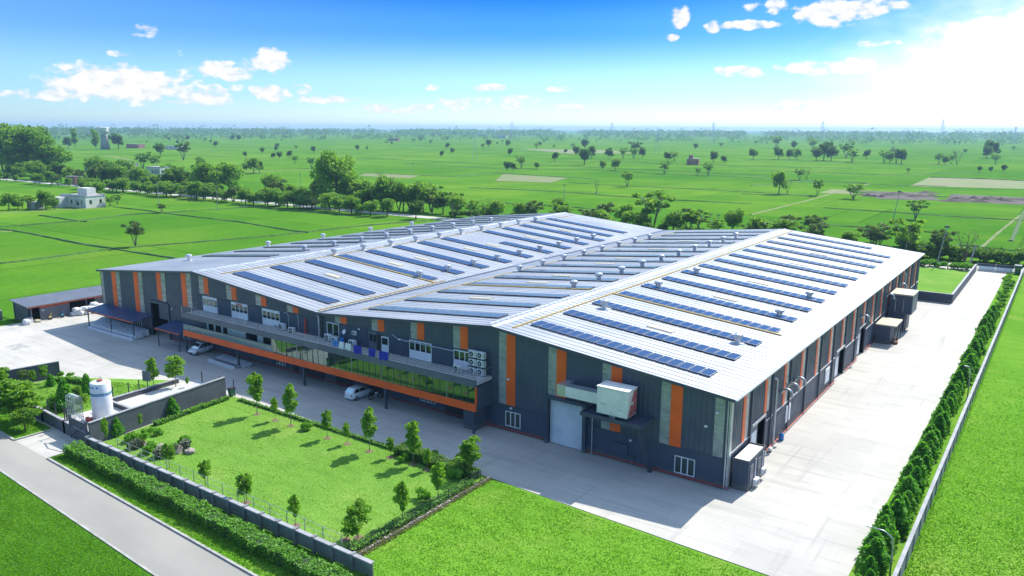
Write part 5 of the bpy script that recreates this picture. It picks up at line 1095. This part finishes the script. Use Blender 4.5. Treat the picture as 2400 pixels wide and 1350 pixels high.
lawn_trees = [(118, 308, 45, 'tall slim lawn tree nearest the compound on the concrete edge'), (235, 348, 200, 'small thin sapling right of the first tall lawn tree'), (335, 383, 115, 'second tall slim tree along the concrete edge of the lawn'),
    (572, 462, 278, 'mid-sized sapling in the middle of the concrete edge of the lawn'), (700, 500, 355, 'small sapling left of the tallest lawn tree'), (842, 548, 255, 'tallest slim tree along the concrete edge, mid lawn'), (978, 588, 450, 'short bushy sapling right of the tallest lawn tree'),
    (1125, 630, 340, 'tall slim tree in front of the rounded hedge'), (1215, 668, 520, 'young tree right of the tall one by the rounded hedge'), (1290, 870, 600, 'tall lawn tree near the right edge bank'), (1057, 1008, 725, 'upright tree at the right edge of the lawn beside the bank'), (1495, 690, 440, 'broad tree at the far right corner of the lawn'),
    (770, 1105, 850, 'upright tree of the pair at the near right corner of the lawn'), (365, 1030, 820, 'lawn tree behind the panel wall, nearest the right corner'), (50, 880, 690, 'lawn tree behind the panel wall, next one to the left'), (690, 1120, 900, 'low leaning tree at the near right corner of the lawn')]
for i, (a, b, tp, lab) in enumerate(lawn_trees):
    p = zz7(a, b); h = (b-tp)/2.755*mper(p)*1.03; p.z = .05
    wide = .88 if i not in (1, 4) else .75
    if i == 11: wide = 1.5
    if i in (12, 15): wide = 1.5
    tree('sapling%d' % (i % 3), p, h, lab, 'young trees on the lawn', 'lawn_tree', wide=wide, lean=.5 if i == 15 else 0)
    structure('tree_pit', MB().lathe([(.45, .02), (.42, .07), (.1, .09)], 12), 'soil', loc=(p.x, p.y, 0))
for (px, py, tp, lab) in ((398, 1098, 1040, 'lawn tree standing over the rock bed'), (483, 1140, 1078, 'lawn tree behind the panel wall right of the rock bed'), (575, 1185, 1108, 'lawn tree behind the middle of the panel wall'), (250, 1043, 983, 'thin pale sapling before the compound wall'), (330, 1008, 970, 'thin sapling in the middle of the compound wall')):
    p = G(px, py); h = (py-tp)*mper(p); p.z = .05; tree('sapling%d' % (px % 3), p, h, lab, 'young trees on the lawn', 'lawn_tree', wide=1.15 if py > 1050 else .6)
for (px, py, h, lab) in ((404, 975, 2.3, 'small conical conifer against the compound wall'), (273, 1022, 2.2, 'small conical conifer at the near end of the compound wall')):
    p = G(px, py); tree('cone1', (p.x, p.y, .05), h, lab, 'conifers by the compound wall', 'conifer')
for i, (px, py, h, k) in enumerate(((305, 1035, 1.0, 'bush0'), (335, 1035, 1.1, 'bush1'), (372, 1020, .8, 'bush0'), (350, 1060, 1.1, 'bush1'), (375, 1075, 1.2, 'bushblue'), (310, 1055, 1.1, 'bushblue'), (330, 1048, 1.1, 'bushblue'), (418, 1060, 1.1, 'bushblue'), (432, 1042, 1.0, 'bush0'), (440, 1055, 1.2, 'bushblue'), (395, 1070, 1.0, 'bushblue'), (348, 1018, .8, 'bush1'))):
    p = G(px, py); tree(k, (p.x, p.y, .05), h, '%s in the rock bed of the lawn, %s counted from the left' % ('grey-green shrub' if k == 'bushblue' else 'rounded green shrub', ordn(i+1)), 'shrubs of the rock bed', 'shrub', cat='shrub')
def rock(x, y, s, label, seed):
    bm = bmesh.new(); bmesh.ops.create_icosphere(bm, subdivisions=2, radius=s); r = random.Random(seed)
    for v in bm.verts: v.co *= r.uniform(.8, 1.15); v.co.z *= .6
    m = bpy.data.meshes.new('rock'); bm.to_mesh(m); bm.free(); m.materials.append(MATS['stone']); tag(obj('rock', m, None, (x, y, .05+s*.3)), label, 'rock', 'rocks of the lawn bed')
rock(59.2, -25.5, .6, 'pinkish rock in the lawn bed, left one', 1); rock(61.2, -25.0, .8, 'largest pinkish rock in the lawn bed', 2); rock(62.6, -24.3, .55, 'pinkish rock at the right end of the lawn bed', 3); rock(57.0, -26.0, .5, 'small rock at the left end of the lawn bed', 4)
for i, (a, b, h, k) in enumerate(((440, 410, 1.0, 'bush0'), (1400, 720, 1.3, 'bush0'), (1330, 690, 1.2, 'bush1'), (1450, 650, 1.4, 'bush0'), (1060, 610, .8, 'bush1'), (1250, 610, 1.1, 'bush0'), (1180, 860, 1.1, 'bush1'))):
    p = zz7(a, b); tree(k, (p.x, p.y, .05), h, 'round green bush on the lawn near its far edge, %s from the left' % ordn(i+1), 'bushes of the lawn', 'bush', cat='bush')
# panel wall along the road, wire fence behind it
pw = thing('panel_wall', 'low precast panel wall between the hedge and the lawn', 'wall', (53.0, -29.75, 0)); i = 0
L = 41.5; n = 19; s = L/n
for i in range(n):
    x = i*s
    for r in range(2): MB().box(x+.12, x+s-.12, -.05, .05, .02+r*.58, .58+r*.58).build('precast_panel', 'precast', pw)
    MB().box(x-.13, x+.13, -.25, .25, 0, 1.40).build('post', 'precast', pw); MB().box(x+.13, x+s-.13, -.19, .19, 1.182, 1.30).build('coping', 'wall_cap', pw)
wf = thing('wire_fence', 'thin wire fence with steel posts behind the panel wall', 'fence', (57, -28.75, 0))
for i in range(16): MB().box(i*2.2-.03, i*2.2+.03, -.03, .03, 0, 1.75).build('fence_post', 'steel', wf)
for z in (.6, 1.1, 1.7): MB().box(0, 33, -.012, .012, z, z+.022).build('wire', 'steel', wf)
ed = thing('stone_edging', 'rough pinkish stone edging along the right side of the lawn', 'edging', (91.15, -11.2, 0)); r = random.Random(5)
for i in range(60):
    y = -i*.29; w = r.uniform(.07, .14); MB().hexa([(-w, y-.13, -.1), (w, y-.12, -.1), (w, y+.13, -.1), (-w, y+.12, -.1), (-w*.8, y-.1, r.uniform(.1, .28)), (w*.7, y-.1, r.uniform(.1, .28)), (w*.8, y+.1, r.uniform(.1, .28)), (-w*.7, y+.1, r.uniform(.1, .28))]).build('stone', 'stone', ed)
grass('edging_grass', [(90.7, -28.8), (91.7, -28.8), (91.6, -11), (90.8, -11)], 1800, .22, 'grass_dry', 'dry pinkish grass along the stone edging', 9, .03, .06)
wf2 = thing('wire_fence', 'thin wire fence on short posts along the stone edging', 'fence', (90.95, -28.9, 0))
for i in range(8): MB().box(-.025, .025, i*2.4-.025, i*2.4+.025, 0, 1.3).build('fence_post', 'dark_metal', wf2)
for z in (.5, .9, 1.25): MB().box(-.01, .01, 0, 16.8, z, z+.02).build('wire', 'dark_metal', wf2)
# left garden planting
for i, (px, py, tp, k, wd) in enumerate(((30, 1000, 905, 'sapling0', 2.2), (65, 985, 915, 'sapling1', 2.0), (12, 930, 870, 'sapling2', 1.2), (60, 905, 868, 'opale0', .8), (80, 905, 872, 'sapling1', 1.0), (105, 898, 860, 'sapling0', 1.0), (120, 905, 880, 'cone2', 1.1), (155, 960, 895, 'cone0', .9), (180, 945, 908, 'round1', 1.0), (205, 925, 880, 'cone3', .8), (135, 955, 925, 'bush0', 1.0), (195, 960, 925, 'round2', 1.0), (138, 882, 870, 'bush1', 1.2), (165, 885, 876, 'bush0', 1.0), (360, 912, 843, 'sapling1', .9), (412, 907, 838, 'sapling2', 1.4), (440, 908, 885, 'sapling0', .9), (60, 1010, 960, 'round0', 1.3))):
    p = G(px, py); h = max(.7, (py-tp)*mper(p)); lab = ('broad leafy tree overhanging the compound front wall at the left edge', 'leafy tree right of the broad one at the compound front wall', 'tree at the extreme left edge of the garden', 'pale feathery tree by the garden wall', 'young tree by the middle of the garden wall', 'young tree near the right end of the garden wall', 'small dark conifer by the garden hedge', 'slim dark conifer in the middle of the garden', 'round dark shrub tree left of the tank', 'pointed conifer just left of the tank top', 'low green bush in the garden centre', 'round shrub at the tank foot', 'small bush at the garden corner by the yard', 'tiny bush on the yard edge of the garden', 'slim tree behind the sign board', 'fuller tree at the far end of the white slab', 'thin sapling right of the fuller tree by the slab', 'round bush under the broad tree at the left edge')[i]
    tree(k, (p.x, p.y, .05), h, lab, 'garden trees and shrubs by the tank', 'garden_tree' if not k.startswith('bush') else 'bush', wide=wd)
p = G(4, 912)
car((p.x, p.y, 0.05), .5, 'dark car partly in view at the left edge behind the garden trees', False, 'dark_metal')['group'] = 'dark car'
# ------------------------------------------------------------------ the country behind
def house(px, py, w, d, h, label, wall='plaster', rz=0.0, rooms=(), roofm='wall_cap', nwin=2, name='farm_house', roof_ov=.15):
    p = G(px, py); t = thing(name, label, 'house', p, rz)
    MB().box(-w/2, w/2, -d/2, d/2, 0, h).build('wall', wall, t); r = MB().box(-w/2-roof_ov, w/2+roof_ov, -d/2-roof_ov, d/2+roof_ov, h+.003, h+.28).build('roof', roofm, t)
    for (x, y, a, b, hh) in rooms: MB().box(x-a/2, x+a/2, y-b/2, y+b/2, h+.285, h+hh).build('roof_room', wall, r)
    dz = min(2.2, h*.75); dr = MB().box(-w*.32-.5, -w*.32+.5, -d/2-.05, -d/2-.003, 0, dz).build('door', 'wood', t)
    for i in range(nwin):
        x = -w*.05+i*(w*.4/max(1, nwin-1) if nwin > 1 else 0); wd = MB().box(x-.5, x+.5, -d/2-.06, -d/2-.003, h*.35, h*.7).build('window', 'pane', t); MB().box(x-.6, x+.6, -d/2-.1, -d/2-.062, h*.35-.1, h*.35-.003).build('sill', 'wall_cap', wd)
    for i in range(2): MB().box(w/2+.003, w/2+.05, -d*.25+i*d*.5-.5, -d*.25+i*d*.5+.5, h*.35, h*.7).build('window', 'pane', t)
    return t
fh = house(196, 484, 16, 9, 4.6, 'white flat-roofed farmhouse with a roof room standing in the green fields', 'plaster', .15, ((1.5, 1.0, 6, 4, 3.2),), nwin=3)
MB().box(-8.1, -3.5, -8, -4.55, 0, 4.2).build('wing', 'plaster', fh); MB().box(-7, -5.6, -8.06, -8.003, 1.0, 3.4).build('shutter_door', 'wood', fh); MB().box(3.0, 3.6, -4.9, -4.55, 1.2, 2.3).build('vent', 'dark', fh)
for (x, y, a, b) in ((-8.1, -8.0, 16.3, .2), (-8.1, 4.3, 16.3, .2)): MB().box(x+.1, x+a-.1, y+4.0 if y < 0 else y, (y+4.0 if y < 0 else y)+b, 4.885, 5.35).build('parapet', 'plaster', fh)
house(262, 400, 38, 16, 5.5, 'long grey shed house beyond the tree-lined road', 'plaster_grey', .2, nwin=4); house(905, 462, 7, 6, 5, 'small grey hut with dark roof beside the roadside trees', 'plaster_grey', .1, roofm='dark_metal', roof_ov=.7)
house(1624, 386, 11, 9, 5.5, 'red brick farmhouse with roof room alone in the far fields', 'brickwall', .3, ((-2, 0, 4, 4, 3.4),)); house(345, 488, 4, 4, 2.6, 'tiny white pump hut left of the farmhouse', 'plaster', .1, nwin=1) if False else None
house(84, 489, 5, 4, 2.6, 'tiny pump hut on the path left of the farmhouse', 'plaster_grey', .1, nwin=1)
house(740, 312, 190, 40, 16, 'long white building on the left horizon', 'plaster', .1, nwin=6); house(850, 309, 120, 30, 14, 'pale long building right of the long white one on the horizon', 'plaster', .1, nwin=5); house(1178, 324, 30, 14, 11, 'white and red two-storey house on the far plain', 'plaster', .2, nwin=4, roofm='terracotta'); house(1132, 319, 36, 14, 9, 'white long house left of the two-storey one on the plain', 'plaster', .2, nwin=4)
house(925, 330, 26, 12, 6, 'low tan house among far trees, mid left', 'brickwall', .2, nwin=3); house(318, 347, 26, 12, 6, 'low reddish house right of the water tower', 'brickwall', .2, nwin=3); house(408, 350, 24, 10, 5, 'low white house far right of the water tower', 'plaster', .2, nwin=3); house(180, 432, 9, 7, 4.5, 'tan house among the roadside trees on the left', 'brickwall', .1); house(372, 412, 14, 8, 6, 'white house half hidden in the roadside trees', 'plaster', .1, nwin=3); house(735, 470, 6, 3, 2.2, 'small red and white hut beside the back road', 'brickwall', .1, nwin=1)
house(1410, 313, 40, 16, 10, 'white house on the middle horizon', 'plaster', .1, nwin=4); house(1490, 315, 50, 16, 9, 'second white house on the middle horizon', 'plaster', .2, nwin=4); house(640, 311, 60, 20, 10, 'tan low house on the left horizon', 'brickwall', .2, nwin=5); house(430, 310, 70, 20, 10, 'brick row on the far left horizon', 'brickwall', .2, nwin=6)
# water tower
p = G(247, 350); k = mper(p)
wt = thing('water_tower', 'pale concrete water tower with flared tank on the left plain', 'water tower', p)
H = 44*k; MB().lathe([(9.5*k, 0), (7.6*k, H*.3), (6.3*k, H*.62), (6.2*k, H*.7)], 20).build('shaft', 'plaster_grey', wt, smooth=True); MB().lathe([(6.4*k, H*.7), (9*k, H*.8), (9.2*k, H*.98), (7.5*k, H*1.0)], 20).build('tank', 'plaster', wt, smooth=False); MB().lathe([(9.5*k, H*.79), (9.5*k, H*.81)], 20).build('ring_beam', 'wall_cap', wt)
# pylons
def pylon(px, py, top, label, base=None):
    p = G(px, py); h = (py-top)*mper(p); t = thing('power_pylon', label, 'pylon', p, .6, 'lattice pylons on the plain'); w0, w1 = h*.09, h*.018; th = max(.14, mper(p)*.3)
    for sx in (-1, 1):
        for sy in (-1, 1): MB().beam((sx*w0, sy*w0, 0), (sx*w1, sy*w1, h), th).build('leg', 'galv', t)
    for i in range(7):
        a, b = i/7, (i+1)/7; wa = w0+(w1-w0)*a; wb = w0+(w1-w0)*b
        MB().beam((-wa, -wa, h*a), (wb, -wb, h*b), th*.7).build('lattice', 'galv', t); MB().beam((wa, wa, h*a), (-wb, wb, h*b), th*.7).build('lattice', 'galv', t)
    for f in (.72, .83, .94): MB().beam((-h*.12, 0, h*f), (h*.12, 0, h*f), th*1.2).build('cross_arm', 'galv', t)
pylon(1113, 378, 315, 'lattice pylon standing nearest, left of the picture centre'); pylon(1540, 362, 303, 'lattice pylon on the plain, right of the picture centre'); pylon(1200, 330, 287, 'pylon on the horizon just right of centre-left'); pylon(1433, 330, 290, 'thin pylon on the middle horizon'); pylon(1670, 334, 290, 'thin pylon on the horizon right of the brick farmhouse'); pylon(1925, 336, 290, 'pylon on the right horizon'); pylon(2205, 338, 289, 'tall pylon on the far right horizon'); pylon(2376, 338, 305, 'pylon at the right edge of the horizon')
def pole(px, py, hpx, label, lean=0.0, r=.14):
    p = G(px, py); h = hpx*mper(p); t = thing('utility_pole', label, 'pole', p, 0, 'concrete poles in the fields'); MB().tube([(0, 0, 0), (lean*h, 0, h)], [r, r*.65], 8).build('pole', 'wall_cap', t); MB().box(lean*h*.95-.6, lean*h*.95+.6, -.06, .06, h*.93, h*.97).build('cross_arm', 'dark_metal', t)
pole(1240, 507, 33, 'concrete pole behind the rear left roof corner'); pole(1322, 470, 37, 'thin pole in the field above the roof ridge'); pole(373, 485, 55, 'concrete pole in the field right of the farmhouse'); pole(511, 493, 50, 'concrete pole in the field before the roadside trees'); pole(705, 440, 32, 'pole in the field left of the giant tree'); pole(2092, 520, 66, 'leaning pole in the right fields', .12); pole(1664, 540, 38, 'left pole of the pair behind the roof valley'); pole(1682, 540, 36, 'right pole of the pair behind the roof valley', 0, .2); pole(2195, 622, 84, 'tall leaning pole behind the rear lawn', .14); pole(2270, 628, 48, 'thick leaning pole at the rear lawn corner', .16, .22); pole(1912, 545, 30, 'short pole behind the right roof ridge'); pole(968, 409, 25, 'thin pole in the fields right of the giant tree')
# individual trees of the middle distance (base x, base y, height in photo pixels)
def ft(px, py, hp, kind, label, wide=1.0, nm='field_tree', grp='trees standing in the fields'):
    p = G(px, py); return tree(kind, (p.x, p.y, -.06), hp*mper(p), label, grp, nm, wide=wide)
ft(790, 484, 132, 'giant', 'giant dense tree towering over the back road', 1.0, 'giant_tree'); ft(318, 578, 55, 'opale0', 'lone open tree at the field corner on the left', .95); ft(380, 499, 21, 'opale1', 'tiny lone tree on the bund right of the farmhouse', 1.1)
ft(1530, 540, 96, 'open0', 'big open double tree behind the roof valley', 1.15); ft(1470, 437, 37, 'open1', 'lone spreading tree on a bund above the roof'); ft(1398, 455, 35, 'bare', 'thin nearly bare tree in the middle fields', .6); ft(1825, 455, 52, 'round0', 'tall leafy tree in the right middle fields', .8); ft(1845, 456, 34, 'bare', 'thin leaning tree beside the tall leafy one', .7); ft(1915, 459, 38, 'open2', 'thin tree at the path end in the right fields', .8); ft(2000, 466, 34, 'open1', 'low spreading tree beside the ploughed plot', 1.5); ft(2145, 514, 44, 'open0', 'dark spreading tree alone in the right fields', 1.25)
ft(1010, 497, 66, 'open0', 'open crowned tree right of the giant tree', 1.15); ft(1065, 510, 60, 'open1', 'open tree behind the rear left roof edge'); ft(1105, 512, 46, 'open2', 'smaller open tree behind the rear left roof edge'); ft(1140, 512, 50, 'bare', 'sparse tree behind the rear left roof edge', .8); ft(910, 497, 84, 'round1', 'dense tree between the giant tree and the roof', .9); ft(945, 497, 74, 'round2', 'dense light green tree beside the small hut', .85); ft(850, 492, 52, 'round3', 'leafy tree right under the giant tree'); ft(755, 487, 42, 'round0', 'leafy tree left under the giant tree'); ft(1310, 506, 42, 'round1', 'tree behind the left roof ridge', 1.1)
ft(1415, 527, 54, 'opale0', 'pale feathery tree behind the second roof slope', 1.1); ft(1462, 530, 56, 'round2', 'round tree behind the second roof slope'); ft(1610, 547, 60, 'opale1', 'pale feathery tree behind the roof valley', 1.1); ft(1715, 548, 62, 'round3', 'round tree behind the third roof slope'); ft(1845, 555, 52, 'opale0', 'feathery tree behind the right roof ridge, left one', 1.2); ft(1905, 557, 52, 'opale1', 'feathery tree behind the right roof ridge, right one', 1.2); ft(2045, 590, 62, 'opale0', 'feathery tree behind the rear edge of the right slope', 1.2); ft(2120, 604, 88, 'open2', 'large feathery tree behind the rear right corner', 1.1); ft(2200, 608, 66, 'opale1', 'feathery tree right of the rear right corner', .9); ft(2260, 618, 74, 'bare', 'nearly bare forked tree beyond the rear lawn', .9)
mid = [(1370, 386, 38, 'rdark0'), (1386, 372, 30, 'rdark1'), (1443, 399, 27, 'round0'), (1413, 397, 22, 'round1'), (1557, 408, 29, 'open1'), (1635, 411, 19, 'open2'), (1660, 412, 29, 'open0'), (1565, 378, 22, 'rdark0'), (1580, 378, 23, 'open1'), (1672, 380, 25, 'rdark1'), (1697, 383, 18, 'rdark0'), (1188, 400, 22, 'rdark1'), (1203, 400, 20, 'rdark0'), (1222, 395, 30, 'open0'), (1258, 397, 18, 'round2'), (1195, 365, 18, 'rdark0'), (1190, 344, 16, 'rdark1'), (1873, 422, 26, 'open1'), (1890, 422, 28, 'bare'), (2128, 406, 12, 'open2'), (2295, 403, 12, 'rdark0'), (2322, 403, 11, 'rdark1'), (2352, 403, 15, 'rdark0'),
       (2072, 383, 28, 'open0'), (2085, 382, 24, 'round1'), (2113, 384, 32, 'rdark0'), (2100, 384, 26, 'opale0'), (2200, 385, 24, 'open1'), (2215, 386, 18, 'rdark1'), (2242, 386, 32, 'bare'), (2230, 384, 20, 'open2'), (2333, 386, 22, 'open0'), (2325, 370, 36, 'rdark0'), (2312, 372, 26, 'rdark1'), (1930, 376, 42, 'rdark0'), (1948, 377, 34, 'rdark1'), (1913, 377, 30, 'rdark0'), (1997, 380, 30, 'open1'), (1983, 370, 34, 'open0'), (2030, 372, 20, 'rdark0'), (1850, 373, 22, 'rdark1'), (1868, 373, 24, 'round1'), (1825, 374, 28, 'rdark0'), (1765, 374, 26, 'round2'), (1905, 352, 26, 'open0'), (1820, 348, 28, 'open1'), (1860, 350, 18, 'rdark0'),
       (615, 360, 14, 'rdark0'), (735, 358, 15, 'rdark1'), (692, 384, 20, 'open1'), (640, 372, 14, 'rdark0'), (655, 372, 16, 'rdark1'), (678, 370, 17, 'rdark0'), (595, 407, 36, 'round0'), (608, 405, 30, 'rdark0'), (577, 402, 20, 'round3'), (376, 366, 28, 'rdark0'), (430, 376, 40, 'opale0'), (335, 398, 38, 'open0'), (363, 398, 34, 'open1'), (176, 346, 38, 'tall0'), (278, 350, 34, 'rdark0'), (226, 352, 40, 'tall1'), (160, 348, 24, 'rdark1'), (730, 395, 26, 'open2'), (1035, 368, 15, 'rdark0'), (1060, 360, 14, 'rdark1'), (838, 353, 13, 'rdark0'), (1145, 345, 18, 'rdark0'), (890, 424, 27, 'bare'), (575, 368, 12, 'rdark1'), (1430, 372, 22, 'rdark0'), (1460, 372, 26, 'open0'), (1485, 372, 26, 'open1'), (1505, 370, 24, 'rdark1'), (1300, 378, 22, 'rdark0'), (1350, 365, 22, 'rdark1'), (1425, 368, 22, 'rdark0'), (1370, 350, 24, 'rdark0'), (1490, 362, 30, 'opale1'), (1630, 350, 14, 'rdark1'), (470, 395, 26, 'round1'), (505, 345, 14, 'rdark0'), (560, 330, 14, 'rdark1'), (545, 329, 12, 'rdark0'), (440, 330, 12, 'rdark0')]
zone = lambda x: 'far left' if x < 500 else 'left middle' if x < 1000 else 'middle' if x < 1500 else 'right middle' if x < 1900 else 'far right'
kn = {'rdark': 'dark rounded tree', 'round': 'full green tree', 'open': 'open limbed tree', 'opale': 'pale feathery tree', 'bare': 'thin sparse tree', 'tall': 'tall high-crowned tree'}
cnt = {}
for (x, y, h, k) in sorted(mid):
    b = k.rstrip('0123456789'); z = zone(x); cnt[(b, z)] = cnt.get((b, z), 0)+1
    ft(x, y, h, k, '%s in the %s fields, %s of its kind from the left' % (kn[b], z, ordn(cnt[(b, z)])))
# tall wood at the left edge
for i, (x, y, h, k) in enumerate(((8, 408, 86, 'tall0'), (36, 410, 92, 'tall1'), (60, 407, 88, 'tall2'), (84, 409, 92, 'tall0'), (110, 411, 80, 'tall1'), (132, 410, 62, 'round1'), (22, 402, 80, 'tall2'), (72, 400, 78, 'tall1'), (98, 402, 84, 'tall2'), (48, 399, 86, 'tall0'))):
    ft(x, y, h, k, 'tall eucalyptus in the wood at the left edge, %s' % ordn(i+1), 1.35, 'tall_tree', 'tall trees of the left wood')
# trees lining the back road
rb = random.Random(21); xs = []; x = -430.0; i = 0
while x < -58:
    i += 1; y = 161+rb.uniform(0, 9) if rb.random() < .6 else 149.5-rb.uniform(0, 2.0)
    far = y > 155; k = rb.choice(['round0', 'round1', 'round2', 'round3', 'open0', 'rdark0', 'opale1']); h = rb.uniform(7, 13) if far else rb.uniform(5, 8.5)
    tree(k, (x, y, -.06), h, 'leafy tree on the %s side of the back road, %s from the left' % ('far' if far else 'near', ordn(i)), 'trees lining the back road', 'roadside_tree', wide=rb.uniform(.9, 1.25)); x += rb.uniform(3.2, 6.0)
for i, (x, y, h, k) in enumerate(((-215, 166, 17, 'round2'), (-207, 172, 16, 'round1'), (-222, 170, 14, 'rdark0'), (-330, 185, 14, 'round0'), (-360, 190, 15, 'round3'), (-300, 200, 12, 'open0'), (-390, 200, 14, 'round1'), (-260, 190, 11, 'round2'))):
    tree(k, (x, y, -.06), h, 'taller tree rising behind the roadside belt, %s' % ordn(i+1), 'taller trees behind the roadside belt', 'roadside_tree', wide=1.15)
x = -300.0; i = 0
while x < -75:
    i += 1; tree(rb.choice(['round0', 'round1', 'round2', 'round3', 'opale0']), (x, 147.5+rb.uniform(-2, 2.5), -.06), rb.uniform(4.5, 8.0), 'bushy tree in the dense belt before the back road, %s from the left' % ordn(i), 'dense belt of trees before the back road', 'roadside_tree', wide=rb.uniform(1.1, 1.5)); x += rb.uniform(4.5, 7.5)
for i in range(34):
    x = -56+i*5.4+rb.uniform(-2, 2); y = 161+rb.uniform(0, 4); 
    tree(rb.choice(['bushdark', 'round3', 'bushdark', 'round1']), (x, y, -.06), rb.uniform(2.2, 4.2), 'shrub beside the back road behind the factory, %s from the left' % ordn(i+1), 'shrubs along the back road behind the factory', 'shrub', wide=1.3, cat='shrub')
for i in range(16):
    x = 101+i*1.7; y = 162+rb.uniform(0, 3); tree(rb.choice(['bushdark', 'round2', 'bushdark']), (x, y, -.06), rb.uniform(3.0, 4.6), 'dense bush in the thicket beyond the yard gate, %s from the left' % ordn(i+1), 'thicket beyond the yard gate', 'bush', wide=1.3, cat='bush')
for i in range(8):
    tree(('bush0', 'bush1')[i % 2], (101+i*2.0, 148.6+rb.uniform(-.5, .5), 0), rb.uniform(1.2, 2.2), 'low bush between the rear lawn and the back road, %s from the left' % ordn(i+1), 'bushes behind the rear lawn', 'bush', cat='bush', wide=1.3)
for i in range(20):
    x = -44+i*7.4+rb.uniform(-2.5, 2.5); tree(rb.choice(['opale0', 'opale1', 'open2', 'round2', 'round0']), (x, 164+rb.uniform(0, 7), -.06), rb.uniform(5.2, 8.6), 'feathery tree in the belt right behind the factory roof, %s from the left' % ordn(i+1), 'belt of trees behind the factory roof', 'roadside_tree', wide=rb.uniform(1.1, 1.4))
# little farmyard trees beside the farmhouse
for i, (x, y, h, k) in enumerate(((22, 492, 34, 'round0'), (42, 492, 22, 'round2'), (52, 488, 26, 'open0'), (72, 489, 28, 'open1'), (108, 490, 38, 'round1'), (128, 491, 26, 'round3'), (215, 462, 34, 'round2'), (232, 462, 32, 'round0'), (258, 484, 22, 'open2'), (275, 480, 24, 'open0'), (200, 450, 26, 'round3'))):
    ft(x, y, h, k, 'farmyard tree round the white farmhouse, %s from the left' % ordn(i+1), 1.1, 'farm_tree', 'trees round the white farmhouse')
# scattered far trees that nothing tells apart
rf = random.Random(77); k = 0
while k < 140:
    px = rf.uniform(0, 2400); py = 310+6*px/2400*1.0+abs(rf.gauss(0, 1))*16+4
    if py > 378: continue
    p = G(px, py); d = dist(p)
    if d > 3600: continue
    kk = rf.choice(['rdark0', 'rdark1', 'open1', 'round3', 'open0', 'opale0']); h = rf.uniform(3.5, 11); k += 1
    tree(kk, (p.x, p.y, -.06), h, 'one of the small dark trees scattered over the distant plain', 'small dark trees scattered over the distant plain', 'distant_tree', wide=rf.uniform(.9, 1.3))
# far woods closing the horizon: nobody could count these trees
def far_wood(name, d0, d1, n, hlo, hhi, label, seed, size):
    rng = np.random.default_rng(seed); u = rng.uniform(0, 1, n)
    px = u*2700-150; d = d0+(d1-d0)*rng.uniform(0, 1, n); clump = .5+.5*np.sin(px*.021+seed)*np.sin(px*.0077+2*seed)+.35*np.sin(px*.06); keep = clump > rng.uniform(-.25, .55, n)
    px, d = px[keep], d[keep]; n = len(px); az = YAW+np.arctan((px-1200)/FPX)
    X = CAM[0]+np.sin(az)*d; Y = CAM[1]+np.cos(az)*d; h = rng.uniform(hlo, hhi, n)*(1+.5*(rng.uniform(0, 1, n) > .93)); P = []; S = []
    m = 16
    for j in range(m):
        t = rng.uniform(0, 1, n); w = h*.42*np.sqrt(np.clip(1-(t*1.05-.05)**2, .03, 1)); P.append(np.stack([X+rng.normal(size=n)*w, Y+rng.normal(size=n)*w, h*(.06+.9*t)], 1))
    P = np.concatenate(P); V, F = leaf_arr(P, size, rng, 0, .8); return tag(obj(name, npmesh(name, V, F, 'leaf_dark')), label, 'wood', kind='stuff')
far_wood('far_wood', 2100, 3000, 800, 9, 16, 'broken line of dark woods across the plain', 1, 2.0); far_wood('far_wood', 3300, 5200, 4200, 18, 30, 'blue-hazed wood closing the horizon', 2, 3.4)
# ------------------------------------------------------------------ the hazy air over the plain
hz = MB().box(-9600, 9600, -700, 14600, -2.0, 64).mesh('haze', 'concrete'); hm = bpy.data.materials.new('haze_air'); hm.use_nodes = True; t = NT(hm.node_tree); t.n.remove(t.n['Principled BSDF'])
pv = t.add('ShaderNodeVolumePrincipled'); pv.inputs['Color'].default_value = (.46, .72, 1.0, 1); pv.inputs['Density'].default_value = 1.25e-4; pv.inputs['Anisotropy'].default_value = .2
t.l.new(pv.outputs[0], t.n['Material Output'].inputs['Volume']); hz.materials.clear(); hz.materials.append(hm)
tag(obj('haze', hz), 'pale blue haze hanging over the distant plain', 'haze', kind='stuff')
